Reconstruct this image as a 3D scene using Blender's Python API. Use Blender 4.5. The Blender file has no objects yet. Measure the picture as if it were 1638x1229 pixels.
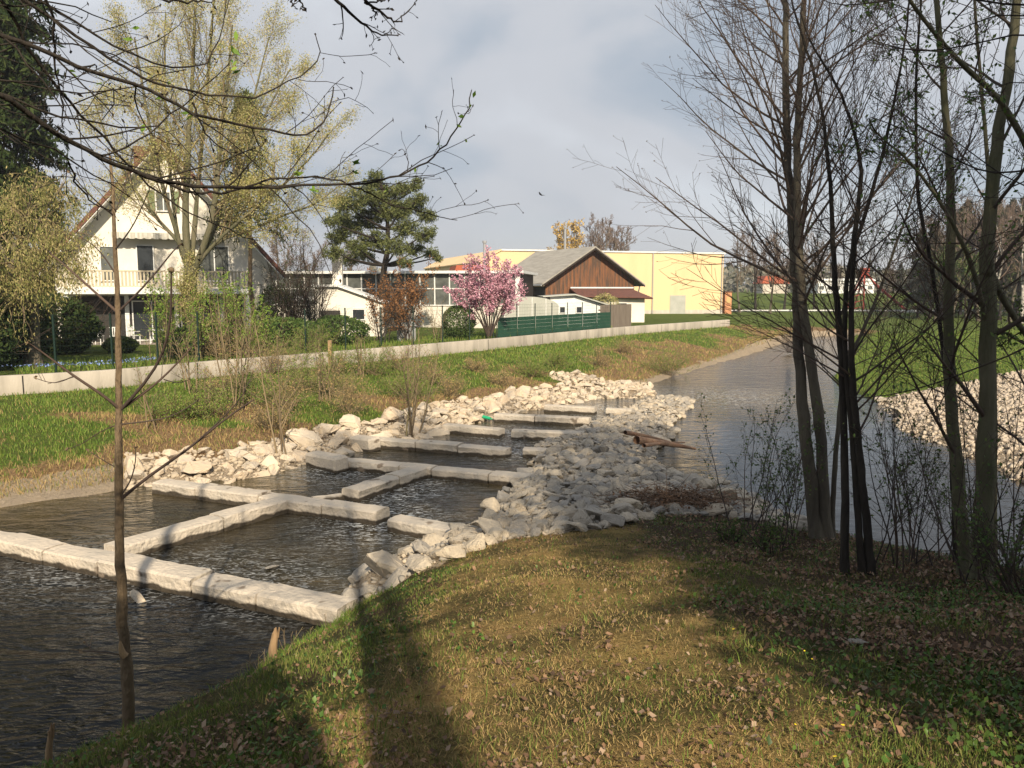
import bpy, bmesh, math, random
import numpy as np
from mathutils import Vector, Matrix
C = bpy.context.scene.collection
R = math.radians
rng = np.random.default_rng(7)
random.seed(7)

# ------------------------------------------------------------------ camera, sky, sun
F = 1286.0; CX, CY = 819.0, 614.5; CAMZ = 4.5; PITCH = R(6.63)
cd = bpy.data.cameras.new('camera'); cam = bpy.data.objects.new('camera', cd); C.objects.link(cam)
cam.location = (0, 0, CAMZ); cam.rotation_euler = (R(90) - PITCH, 0, 0)
cd.sensor_width = 36; cd.lens = 36 * F / 1638; cd.clip_start = 0.05; cd.clip_end = 5000
bpy.context.scene.camera = cam
SUN_AZ, SUN_EL = R(168), R(33)
w = bpy.data.worlds.new("World"); bpy.context.scene.world = w; w.use_nodes = True
nt = w.node_tree; nt.nodes.clear()
def N(nt, t, **k):
    n = nt.nodes.new(t)
    for a, v in k.items():
        if a.startswith('i_'): n.inputs[int(a[2:]) if a[2:].isdigit() else a[2:].replace('_', ' ')].default_value = v
        else: setattr(n, a, v)
    return n
sky = N(nt, 'ShaderNodeTexSky', sky_type='NISHITA', sun_disc=False, sun_elevation=SUN_EL, sun_rotation=SUN_AZ)
out = N(nt, 'ShaderNodeOutputWorld')
bg1 = N(nt, 'ShaderNodeBackground'); bg1.inputs[1].default_value = 0.10
nt.links.new(sky.outputs[0], bg1.inputs[0])
tc = N(nt, 'ShaderNodeTexCoord'); mp = N(nt, 'ShaderNodeMapping'); mp.inputs['Scale'].default_value = (1.0, 1.0, 2.0)
mp.inputs['Location'].default_value = (0.35, 0.2, 0.1)
nt.links.new(tc.outputs['Generated'], mp.inputs[0])
n1 = N(nt, 'ShaderNodeTexNoise'); n1.inputs['Scale'].default_value = 2.1; n1.inputs['Detail'].default_value = 5; n1.inputs['Roughness'].default_value = .5; n1.inputs['Distortion'].default_value = .25
nt.links.new(mp.outputs[0], n1.inputs[0])
cr = N(nt, 'ShaderNodeValToRGB'); cr.color_ramp.interpolation = 'EASE'
el = cr.color_ramp.elements
el[0].position = .36; el[0].color = (.34, .395, .465, 1)
el[1].position = .66; el[1].color = (.60, .63, .675, 1)
e = el.new(.5); e.color = (.49, .51, .55, 1)
nt.links.new(n1.outputs[0], cr.inputs[0])
bg2 = N(nt, 'ShaderNodeBackground'); bg2.inputs[1].default_value = .82
nt.links.new(cr.outputs[0], bg2.inputs[0])
n2 = N(nt, 'ShaderNodeTexNoise'); n2.inputs['Scale'].default_value = 1.2; n2.inputs['Detail'].default_value = 3
nt.links.new(mp.outputs[0], n2.inputs[0])
mr = N(nt, 'ShaderNodeMapRange'); mr.inputs[1].default_value = .35; mr.inputs[2].default_value = .6; mr.inputs[3].default_value = .6; mr.inputs[4].default_value = .97
nt.links.new(n2.outputs[0], mr.inputs[0])
mx = N(nt, 'ShaderNodeMixShader')
nt.links.new(mr.outputs[0], mx.inputs[0]); nt.links.new(bg1.outputs[0], mx.inputs[1]); nt.links.new(bg2.outputs[0], mx.inputs[2])
nt.links.new(mx.outputs[0], out.inputs[0])
sd = bpy.data.lights.new('sun', 'SUN'); sd.energy = 5.0; sd.angle = R(0.6); sd.color = (1, .86, .66)
sun = bpy.data.objects.new('sun', sd); C.objects.link(sun)
sdir = Vector((math.sin(SUN_AZ) * math.cos(SUN_EL), math.cos(SUN_AZ) * math.cos(SUN_EL), math.sin(SUN_EL)))
sun.rotation_euler = sdir.to_track_quat('Z', 'Y').to_euler(); sun.location = sdir * 60
sc = bpy.context.scene
sc.view_settings.view_transform = 'Standard'; sc.view_settings.look = 'None'; sc.view_settings.gamma = 1
sc.view_settings.exposure = 0.6; sc.view_settings.use_curve_mapping = False
sc.render.engine = 'CYCLES'; sc.cycles.max_bounces = 5; sc.cycles.diffuse_bounces = 2; sc.cycles.glossy_bounces = 2
sc.cycles.transparent_max_bounces = 4; sc.cycles.use_denoising = True
sc.cycles.caustics_reflective = False; sc.cycles.caustics_refractive = False

# ------------------------------------------------------------------ helpers
def ray(px, py):
    dx, dy = (px - CX) / F, (CY - py) / F
    return np.array([dx, math.cos(PITCH) + dy * math.sin(PITCH), -math.sin(PITCH) + dy * math.cos(PITCH)])
def P(px, py, z=0.0):
    d = ray(px, py); t = (z - CAMZ) / d[2]; return np.array([d[0] * t, d[1] * t, z])
def PD(px, py, Y):
    d = ray(px, py); t = Y / d[1]; return np.array([d[0] * t, Y, CAMZ + d[2] * t])
def proj(x, y, z):
    v = np.stack([x, y, z - CAMZ], -1)
    f = v[..., 1] * math.cos(PITCH) - v[..., 2] * math.sin(PITCH)
    u = v[..., 1] * math.sin(PITCH) + v[..., 2] * math.cos(PITCH)
    return CX + F * v[..., 0] / f, CY - F * u / f, f

def tag(o, label=None, cat=None, group=None, kind=None):
    if label: o['label'] = label
    if cat: o['category'] = cat
    if group: o['group'] = group
    if kind: o['kind'] = kind
    return o
def empty(name, loc, rz=0.0):
    o = bpy.data.objects.new(name, None); C.objects.link(o); o.location = tuple(float(v) for v in loc); o.rotation_euler = (0, 0, rz)
    o.empty_display_size = .2
    return o
def link(name, me, mat=None, parent=None):
    if mat is not None and not me.materials: me.materials.append(mat)
    o = bpy.data.objects.new(name, me); C.objects.link(o)
    if parent is not None: o.parent = parent
    return o
def copy_tree(o, parent=None):
    c = o.copy(); C.objects.link(c); c.parent = parent
    for ch in list(o.children): copy_tree(ch, c)
    return c
def fast_mesh(name, V, faces, smooth=False, attrs=None):
    """V (n,3); faces: list of index arrays (m,3) or (m,4)"""
    me = bpy.data.meshes.new(name); V = np.asarray(V, np.float32)
    faces = [f for f in faces if len(f)]
    me.vertices.add(len(V)); me.vertices.foreach_set('co', V.ravel())
    nl = sum(f.size for f in faces); npoly = sum(len(f) for f in faces)
    me.loops.add(nl); me.polygons.add(npoly)
    me.loops.foreach_set('vertex_index', np.concatenate([f.ravel() for f in faces]).astype(np.int32))
    tot = np.concatenate([np.full(len(f), f.shape[1], np.int32) for f in faces])
    st = np.concatenate([[0], np.cumsum(tot)[:-1]]).astype(np.int32)
    me.polygons.foreach_set('loop_start', st); me.polygons.foreach_set('loop_total', tot)
    if smooth: me.polygons.foreach_set('use_smooth', np.ones(npoly, bool))
    if attrs:
        for k, a in attrs.items():
            at = me.attributes.new(k, 'FLOAT', 'POINT'); at.data.foreach_set('value', np.asarray(a, np.float32))
    me.update(calc_edges=True)
    return me

def hash2(ix, iy, s):
    h = (ix.astype(np.int64) * 374761393 + iy.astype(np.int64) * 668265263 + s * 1442695041) & 0xffffffff
    h = ((h ^ (h >> 13)) * 1274126177) & 0xffffffff
    return ((h ^ (h >> 16)) & 0xffff) / 65535.0
def vnoise(x, y, s=0):
    x = np.asarray(x, float); y = np.asarray(y, float)
    ix = np.floor(x); iy = np.floor(y); fx = x - ix; fy = y - iy
    fx = fx * fx * (3 - 2 * fx); fy = fy * fy * (3 - 2 * fy)
    a = hash2(ix, iy, s); b = hash2(ix + 1, iy, s); c = hash2(ix, iy + 1, s); d = hash2(ix + 1, iy + 1, s)
    return (a * (1 - fx) + b * fx) * (1 - fy) + (c * (1 - fx) + d * fx) * fy
def fbm(x, y, s=0, o=3):
    t = 0; a = .5; n = 0
    for k in range(o): t = t + a * vnoise(x * 2 ** k, y * 2 ** k, s + k * 17); n += a; a *= .5
    return t / n
def sstep(x, a, b):
    t = np.clip((x - a) / (b - a), 0, 1); return t * t * (3 - 2 * t)

# ---- materials
def mat(name, col, rough=.8, var=None, scale=5.0, bump=0.0, bscale=None, island=None, obj=None, spec=.3, detail=5, trans=0.0, metal=0.0, stretch=None, lo=.35, hi=.65):
    """col base; var second colour mixed by noise; island / obj: list of colours chosen per mesh island / object"""
    m = bpy.data.materials.new(name); m.use_nodes = True; t = m.node_tree; b = t.nodes['Principled BSDF']
    b.inputs['Roughness'].default_value = rough; b.inputs['Specular IOR Level'].default_value = spec; b.inputs['Metallic'].default_value = metal
    b.inputs['Base Color'].default_value = (*col, 1)
    src = None
    tcn = N(t, 'ShaderNodeTexCoord'); mpn = N(t, 'ShaderNodeMapping')
    if stretch: mpn.inputs['Scale'].default_value = stretch
    t.links.new(tcn.outputs['Object'], mpn.inputs[0])
    if island or obj:
        r = N(t, 'ShaderNodeValToRGB'); cols = island or obj; r.color_ramp.interpolation = 'LINEAR'
        els = r.color_ramp.elements
        for i, c in enumerate(cols):
            p = i / (len(cols) - 1)
            if i == 0: e_ = els[0]
            elif i == len(cols) - 1: e_ = els[-1]
            else: e_ = els.new(p)
            e_.position = p; e_.color = (*c, 1)
        if island:
            g = N(t, 'ShaderNodeNewGeometry'); t.links.new(g.outputs['Random Per Island'], r.inputs[0])
        else:
            g = N(t, 'ShaderNodeObjectInfo'); t.links.new(g.outputs['Random'], r.inputs[0])
        src = r.outputs[0]
    if var is not None:
        nz = N(t, 'ShaderNodeTexNoise'); nz.inputs['Scale'].default_value = scale; nz.inputs['Detail'].default_value = detail; nz.inputs['Roughness'].default_value = .6
        t.links.new(mpn.outputs[0], nz.inputs[0])
        mrn = N(t, 'ShaderNodeMapRange'); mrn.inputs[1].default_value = lo; mrn.inputs[2].default_value = hi
        t.links.new(nz.outputs[0], mrn.inputs[0])
        mixn = N(t, 'ShaderNodeMix', data_type='RGBA')
        t.links.new(mrn.outputs[0], mixn.inputs[0])
        if src: t.links.new(src, mixn.inputs[6])
        else: mixn.inputs[6].default_value = (*col, 1)
        mixn.inputs[7].default_value = (*var, 1)
        if src: mixn.inputs[7].default_value = (*var, 1)
        src = mixn.outputs[2]
    if src: t.links.new(src, b.inputs['Base Color'])
    if bump:
        nb = N(t, 'ShaderNodeTexNoise'); nb.inputs['Scale'].default_value = bscale or scale * 3; nb.inputs['Detail'].default_value = 6
        t.links.new(mpn.outputs[0], nb.inputs[0])
        bn = N(t, 'ShaderNodeBump'); bn.inputs['Strength'].default_value = bump; bn.inputs['Distance'].default_value = .05
        t.links.new(nb.outputs[0], bn.inputs['Height']); t.links.new(bn.outputs[0], b.inputs['Normal'])
    if trans:
        tr = N(t, 'ShaderNodeBsdfTranslucent'); ms = N(t, 'ShaderNodeMixShader'); ms.inputs[0].default_value = trans
        if src: t.links.new(src, tr.inputs[0])
        else: tr.inputs[0].default_value = (*col, 1)
        t.links.new(b.outputs[0], ms.inputs[1]); t.links.new(tr.outputs[0], ms.inputs[2])
        t.links.new(ms.outputs[0], t.nodes['Material Output'].inputs[0])
    return m
M = {}
M['bark_dark'] = mat('bark_dark', (.018, .014, .011), .9, (.04, .033, .025), 6, .5, 30, stretch=(1, 1, .3))
M['bark_grey'] = mat('bark_grey', (.075, .063, .048), .9, (.14, .12, .085), 3, 1., 16, stretch=(1, 1, .3))
M['bark_green'] = mat('bark_green', (.085, .085, .045), .9, (.14, .125, .08), 3, 1., 16, stretch=(1, 1, .3))
M['bark_brown'] = mat('bark_brown', (.12, .085, .052), .85, (.2, .145, .085), 4, 1., 22, stretch=(1, 1, .4))
M['twig'] = mat('twig', (.055, .042, .035), .85, island=[(.035, .027, .025), (.09, .06, .045), (.06, .05, .04)])
M['twig_warm'] = mat('twig_warm', (.1, .075, .055), .85, island=[(.08, .06, .048), (.19, .135, .1), (.13, .1, .075)])
M['twig_tan'] = mat('twig_tan', (.2, .15, .09), .85, island=[(.12, .09, .055), (.27, .2, .12), (.2, .17, .08)])
M['twig_far'] = mat('twig_far', (.1, .075, .06), .9, island=[(.1, .072, .06), (.2, .145, .11), (.15, .11, .08)])
M['birch'] = mat('birch', (.5, .47, .42), .8, (.1, .09, .08), 5, stretch=(1, 1, .6))
M['catkin'] = mat('catkin', (.3, .3, .09), .7, island=[(.17, .2, .04), (.42, .38, .14), (.52, .43, .22), (.28, .32, .07), (.6, .5, .28)], trans=.3)
M['needle_dark'] = mat('needle_dark', (.02, .035, .012), .8, spec=.08, island=[(.012, .022, .008), (.03, .05, .014), (.05, .065, .02)])
M['catkin_olive'] = mat('catkin_olive', (.2, .18, .06), .8, island=[(.11, .14, .03), (.28, .25, .09), (.42, .34, .16), (.17, .2, .05), (.34, .3, .12)], trans=.2)
M['needle_far'] = mat('needle_far', (.05, .055, .03), .8, island=[(.035, .04, .022), (.07, .07, .035), (.055, .055, .035)])
M['needle'] = mat('needle', (.05, .07, .02), .7, island=[(.055, .07, .022), (.1, .125, .035), (.17, .18, .06), (.08, .09, .035)], trans=.15)
M['leaf_bright'] = mat('leaf_bright', (.14, .25, .03), .6, island=[(.09, .18, .02), (.2, .33, .045), (.3, .4, .07)], trans=.35)
M['leaf_mid'] = mat('leaf_mid', (.06, .11, .02), .6, island=[(.035, .07, .015), (.08, .14, .03), (.13, .17, .04)], trans=.25)
M['leaf_rust'] = mat('leaf_rust', (.2, .09, .03), .8, island=[(.13, .055, .02), (.3, .14, .05), (.22, .12, .06)], trans=.2)
M['blossom'] = mat('blossom', (.6, .3, .4), .7, island=[(.42, .17, .25), (.68, .36, .46), (.78, .5, .58), (.5, .25, .3)], trans=.3)
M['grass'] = mat('grass', (.08, .15, .02), .7, island=[(.065, .125, .017), (.12, .21, .028), (.2, .28, .045), (.25, .23, .07)], trans=.25)
M['grass_dry'] = mat('grass_dry', (.3, .22, .11), .85, island=[(.3, .19, .09), (.44, .31, .14), (.38, .27, .11), (.28, .24, .08)], trans=.2)
M['grass_near'] = mat('grass_near', (.1, .13, .03), .7, island=[(.06, .09, .018), (.1, .15, .025), (.16, .2, .04), (.24, .21, .07)], trans=.2)
M['litter'] = mat('litter', (.2, .11, .06), .85, island=[(.07, .045, .03), (.18, .1, .055), (.28, .17, .1), (.12, .075, .05), (.36, .26, .18)], trans=.1)
M['ivy'] = mat('ivy', (.03, .07, .015), .4, island=[(.025, .05, .01), (.05, .1, .018), (.09, .15, .025)], spec=.15)
M['rock_pale'] = mat('rock_pale', (.5, .43, .33), .9, (.36, .33, .29), 2.2, .8, 9, obj=[(.56, .45, .32), (.46, .39, .3), (.6, .5, .37), (.5, .39, .27)], lo=.45, hi=.8)
M['rock_spit'] = mat('rock_spit', (.38, .35, .3), .9, (.2, .18, .15), 3, .8, 12, obj=[(.46, .385, .28), (.31, .285, .25), (.5, .42, .31), (.25, .235, .21), (.4, .33, .24)], lo=.5, hi=.8)
M['rock_mass'] = mat('rock_mass', (.38, .35, .3), .9, (.2, .18, .15), 3, .8, 12, island=[(.46, .385, .28), (.31, .285, .25), (.5, .42, .31), (.25, .235, .21), (.4, .33, .24)], lo=.5, hi=.8)
M['rock_fill'] = mat('rock_fill', (.4, .33, .24), .95, island=[(.36, .3, .22), (.46, .38, .28), (.3, .25, .19)])
M['rock_beach'] = mat('rock_beach', (.5, .45, .38), .9, island=[(.42, .355, .28), (.36, .3, .24), (.47, .4, .31), (.4, .335, .26)])
M['wall_conc'] = mat('wall_conc', (.42, .38, .32), .9, (.55, .5, .43), 1.5, .4, 20, stretch=(1, 1, .4))
M['white'] = mat('white_render', (.72, .68, .6), .85, (.64, .6, .52), .8, .15, 15)
M['white2'] = mat('white_paint', (.7, .7, .68), .6, (.6, .6, .58), 2)
M['dark'] = mat('shade_and_dark_parts', (.02, .018, .016), .6, (.035, .03, .025), 2)  # near-black: painted shade in house and barn, also joints and a door
M['glass'] = mat('window_glass', (.03, .035, .04), .08, spec=.6)
M['glass_dusty'] = mat('dusty_glass', (.06, .065, .06), .25, (.13, .14, .13), 1.2, spec=.5)
M['tile'] = mat('roof_tile', (.16, .065, .045), .85, (.1, .05, .04), 4, .4, 20)
M['tile_red'] = mat('red_roof', (.36, .1, .055), .85, (.4, .1, .05), 4)
M['slate'] = mat('fibre_cement_roof', (.25, .235, .205), .9, (.34, .32, .28), 1.2, .3, 12, stretch=(3, .6, 1))
M['yellow'] = mat('yellow_render', (.68, .50, .29), .85, (.56, .43, .25), .5, .1, 10, stretch=(1, 1, .15), lo=.5, hi=.85)
M['orange'] = mat('orange_paint', (.5, .24, .12), .7, (.42, .19, .1), 2)
M['wood'] = mat('weathered_planks', (.2, .088, .042), .85, (.085, .055, .038), 1.6, .3, 10, stretch=(3, 3, .3), lo=.42, hi=.58)
M['wood_grey'] = mat('grey_planks', (.2, .165, .13), .9, (.13, .105, .085), 3, .3, 10, stretch=(4, 4, .35))
M['green_pvc'] = mat('green_screen', (.012, .05, .03), .6, (.018, .065, .04), 2)
M['green_metal'] = mat('green_fence_metal', (.005, .02, .014), .6)
M['poly'] = mat('polycarbonate', (.33, .34, .3), .5, (.4, .4, .36), 1)
M['metal'] = mat('galvanised_metal', (.45, .45, .45), .4, metal=.6)
M['red'] = mat('red_steel', (.4, .07, .05), .6, (.33, .06, .045), 2)
M['stump'] = mat('broken_wood', (.34, .23, .12), .9, (.2, .13, .075), 5, .5, 25, stretch=(1, 1, .3))
M['drift'] = mat('driftwood', (.24, .13, .075), .9, (.34, .22, .14), 5, .5, 25)
M['bottle'] = mat('green_plastic', (.02, .3, .14), .25)
M['bbq'] = mat('grey_brick', (.27, .28, .27), .9, (.2, .2, .2), 6)
M['buff'] = mat('buff_panel', (.5, .33, .15), .8)
M['bird'] = mat('bird_feathers', (.03, .03, .03), .8)

# ---- tubes: batches of polylines
class Tubes:
    def __init__(s): s.V = []; s.Fq = []; s.n = 0
    def add(s, pts, rad, k=4):
        pts = np.asarray(pts, float); rad = np.asarray(rad, float)
        if pts.ndim == 2: pts = pts[None]; rad = rad[None]
        if len(pts) == 0: return
        m, n, _ = pts.shape
        T = np.gradient(pts, axis=1); T /= np.linalg.norm(T, axis=2, keepdims=True) + 1e-9
        ref = np.where(np.abs(T[:, :1, 2:3]) > .8, np.array([1., 0, 0]), np.array([0, 0, 1.])) * np.ones((m, n, 1))
        A = np.cross(T, ref); A /= np.linalg.norm(A, axis=2, keepdims=True) + 1e-9; B = np.cross(T, A)
        a = np.arange(k) * 2 * np.pi / k
        ring = pts[:, :, None, :] + rad[:, :, None, None] * (np.cos(a)[None, None, :, None] * A[:, :, None, :] + np.sin(a)[None, None, :, None] * B[:, :, None, :])
        s.V.append(ring.reshape(-1, 3))
        i = (np.arange(m)[:, None, None] * n + np.arange(n - 1)[None, :, None]) * k
        j = np.arange(k)[None, None, :]; j2 = (j + 1) % k
        f = np.stack([i + j, i + j2, i + k + j2, i + k + j], -1).reshape(-1, 4) + s.n
        s.Fq.append(f); s.n += m * n * k
    def mesh(s, name): return fast_mesh(name, np.concatenate(s.V), [np.concatenate(s.Fq)], True)
def resample(pl, n):
    pl = np.asarray(pl, float); d = np.r_[0, np.cumsum(np.linalg.norm(np.diff(pl, axis=0), axis=1))]
    # smooth with Catmull style via numpy interpolation of a chaikin-cut line
    for _ in range(2):
        q = [pl[0]]
        for a, b in zip(pl[:-1], pl[1:]): q += [a * .75 + b * .25, a * .25 + b * .75]
        pl = np.array(q + [pl[-1]])
    d = np.r_[0, np.cumsum(np.linalg.norm(np.diff(pl, axis=0), axis=1))]
    t = np.linspace(0, d[-1], n)
    return np.stack([np.interp(t, d, pl[:, i]) for i in range(3)], 1)
UP = np.array([0, 0, 1.])
def grow(st, dr, ln, rd, n=6, gnarl=.12, trop=.06, tip=.25, g=rng):
    m = len(st); p = st.copy(); d = dr / (np.linalg.norm(dr, axis=1, keepdims=True) + 1e-9); out_ = [p.copy()]
    for i in range(n - 1):
        d = d + g.normal(0, gnarl, (m, 3)) + UP * trop
        d /= np.linalg.norm(d, axis=1, keepdims=True); p = p + d * (ln / (n - 1))[:, None]; out_.append(p.copy())
    return np.stack(out_, 1), rd[:, None] * np.linspace(1, tip, n)[None, :]
def kids(pts, rad, ln, cnt, f0=.25, f1=1., ang=(35, 60), ratio=(.4, .6), rr=.6, g=rng, taper=.5):
    m, n, _ = pts.shape
    fr = f0 + (f1 - f0) * (np.arange(cnt)[None, :] + g.random((m, cnt))) / cnt
    fr = np.clip(fr, 0, .999); x = fr * (n - 1); i = x.astype(int); t = (x - i)[..., None]
    mi = np.arange(m)[:, None]
    s = pts[mi, i] * (1 - t) + pts[mi, i + 1] * t
    T = pts[mi, i + 1] - pts[mi, i]; T /= np.linalg.norm(T, axis=-1, keepdims=True) + 1e-9
    r = (rad[mi, i] * (1 - t[..., 0]) + rad[mi, i + 1] * t[..., 0]) * rr
    v = g.normal(0, 1, T.shape); v -= (v * T).sum(-1, keepdims=True) * T; v /= np.linalg.norm(v, axis=-1, keepdims=True) + 1e-9
    a = np.radians(g.uniform(ang[0], ang[1], fr.shape))[..., None]
    d = T * np.cos(a) + v * np.sin(a)
    L = ln[:, None] * g.uniform(ratio[0], ratio[1], fr.shape) * (1 - taper * fr)
    return s.reshape(-1, 3), d.reshape(-1, 3), L.ravel(), np.maximum(r.ravel(), .0015)
def quads(c, size, g=rng, aspect=.5, down=0.0, normal=None):
    """diamond leaves at centres c"""
    m = len(c); size = np.broadcast_to(size, (m,))
    a = g.normal(0, 1, (m, 3)); a[:, 2] -= down; a /= np.linalg.norm(a, axis=1, keepdims=True)
    b = g.normal(0, 1, (m, 3)); b = np.cross(a, b); b /= np.linalg.norm(b, axis=1, keepdims=True) + 1e-9
    a = a * size[:, None] * .5; b = b * size[:, None] * .5 * aspect
    V = np.stack([c - a, c + b, c + a, c - b], 1).reshape(-1, 3)
    return V, np.arange(m * 4).reshape(m, 4)
def leafmesh(name, c, size, **k):
    V, f = quads(c, size, **k); return fast_mesh(name, V, [f])
def along(pts, cnt, spread=.0, g=rng, f0=.2):
    m, n, _ = pts.shape
    x = (f0 + (1 - f0) * g.random((m, cnt))) * (n - 1.001); i = x.astype(int); t = (x - i)[..., None]; mi = np.arange(m)[:, None]
    s = pts[mi, i] * (1 - t) + pts[mi, i + 1] * t
    return (s + g.normal(0, 1, s.shape) * spread).reshape(-1, 3)

# ---- box builder
class MB:
    def __init__(s): s.bm = bmesh.new()
    def box(s, x0, x1, y0, y1, z0, z1):
        v = [s.bm.verts.new(c) for c in ((x0, y0, z0), (x1, y0, z0), (x1, y1, z0), (x0, y1, z0), (x0, y0, z1), (x1, y0, z1), (x1, y1, z1), (x0, y1, z1))]
        for f in ((0, 3, 2, 1), (4, 5, 6, 7), (0, 1, 5, 4), (1, 2, 6, 5), (2, 3, 7, 6), (3, 0, 4, 7)): s.bm.faces.new([v[i] for i in f])
        return s
    def prism(s, prof, y0, y1):
        """profile of (x,z) extruded along y"""
        a = [s.bm.verts.new((x, y0, z)) for x, z in prof]; b = [s.bm.verts.new((x, y1, z)) for x, z in prof]
        s.bm.faces.new(a); s.bm.faces.new(b[::-1]); n = len(prof)
        for i in range(n): s.bm.faces.new((a[i], b[i], b[(i + 1) % n], a[(i + 1) % n]))
        return s
    def bar(s, p, q, r, k=8):
        p = Vector(p); q = Vector(q); d = q - p
        m = Matrix.Translation((p + q) / 2) @ d.to_track_quat('Z', 'Y').to_matrix().to_4x4()
        bmesh.ops.create_cone(s.bm, cap_ends=True, segments=k, radius1=r, radius2=r, depth=d.length, matrix=m); return s
    def build(s, name, m, parent=None, bevel=0.0):
        bmesh.ops.recalc_face_normals(s.bm, faces=s.bm.faces)
        if bevel: bmesh.ops.bevel(s.bm, geom=list(s.bm.edges), offset=bevel, segments=1, affect='EDGES')
        me = bpy.data.meshes.new(name); s.bm.to_mesh(me); s.bm.free()
        return link(name, me, m, parent)

# ------------------------------------------------------------------ terrain
px = lambda L: [tuple(P(a, b)[:2]) for a, b in L]
left_line = [(-70, -60), (-45, -14), (-26, 2)] + px([(0, 813), (90, 800), (180, 786), (215, 776), (256, 771), (366, 771), (407, 765), (472, 748), (502, 740), (545, 730), (569, 722), (603, 711), (671, 702), (716, 688), (753, 679), (795, 669), (842, 659), (877, 652), (914, 645), (959, 637), (1006, 637), (1042, 633), (1031, 621), (1053, 610), (1082, 601), (1126, 588), (1153, 580), (1200, 567), (1240, 553), (1263, 546), (1290, 541), (1320, 537), (1348, 537)])
right_line = px([(1362, 541), (1364, 547), (1366, 562), (1345, 585), (1333, 606), (1345, 622), (1369, 629), (1420, 650), (1430, 671), (1459, 693), (1513, 714), (1591, 753), (1650, 775)]) + [(14, 17), (19, 12), (30, 4), (55, -10), (60, -60)]
near_line = [(30, -60), (22, -12), (16, 2), (12.5, 8), (10, 10.2), (8, 11.0)] + [tuple(v) for v in ((7.2, 12.2), (6.5, 13.2))] + px([(1290, 852), (1250, 820), (1200, 800), (1150, 785), (1100, 770), (1062, 750), (1045, 736), (1052, 718), (1076, 700), (1075, 685), (1090, 668), (1113, 643), (1080, 633), (1062, 634), (1018, 646), (1003, 652), (965, 668), (940, 679), (921, 690), (890, 698), (862, 716), (852, 730), (846, 748), (829, 774), (775, 822), (768, 845), (735, 860), (672, 892), (600, 920), (548, 952), (556, 985), (523, 998), (410, 1083), (335, 1134), (205, 1195), (130, 1229)]) + [(-6, 4.0), (-8.5, 0.5), (-14, -8), (-30, -60)]
W = np.array(left_line + right_line + near_line); WK = [0] * len(left_line) + [1] * len(right_line) + [2] * len(near_line)
wall_line = [(-75, -40), (-45, 2), (-26, 18)] + [tuple(P(a, b, 1.85)[:2]) for a, b in ((0, 600), (190, 590), (300, 579), (420, 570), (540, 561), (700, 548), (800, 540), (985, 523), (1090, 516), (1165, 511))]
wall_ext = np.array(wall_line + [(26, 95), (34, 130), (60, 400)])
def seg_dist(x, y, pts, closed):
    best = np.full(x.shape, 1e9); idx = np.zeros(x.shape, int); n = len(pts)
    for i in range(n if closed else n - 1):
        a = pts[i]; b = pts[(i + 1) % n]; d = b - a
        t = np.clip(((x - a[0]) * d[0] + (y - a[1]) * d[1]) / (d @ d + 1e-12), 0, 1)
        q = (x - a[0] - t * d[0]) ** 2 + (y - a[1] - t * d[1]) ** 2
        m_ = q < best; best[m_] = q[m_]; idx[m_] = i
    return np.sqrt(best), idx
def inside(x, y, poly):
    r = np.zeros(x.shape, bool); n = len(poly)
    for i in range(n):
        x0, y0 = poly[i]; x1, y1 = poly[(i + 1) % n]
        if y0 == y1: continue
        c = ((y0 > y) != (y1 > y)) & (x < (x1 - x0) * (y - y0) / (y1 - y0) + x0); r ^= c
    return r
WKa = np.array(WK)
behind_poly = np.vstack([wall_ext, [(-400, 400)], [(-400, -40)]])
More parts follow.
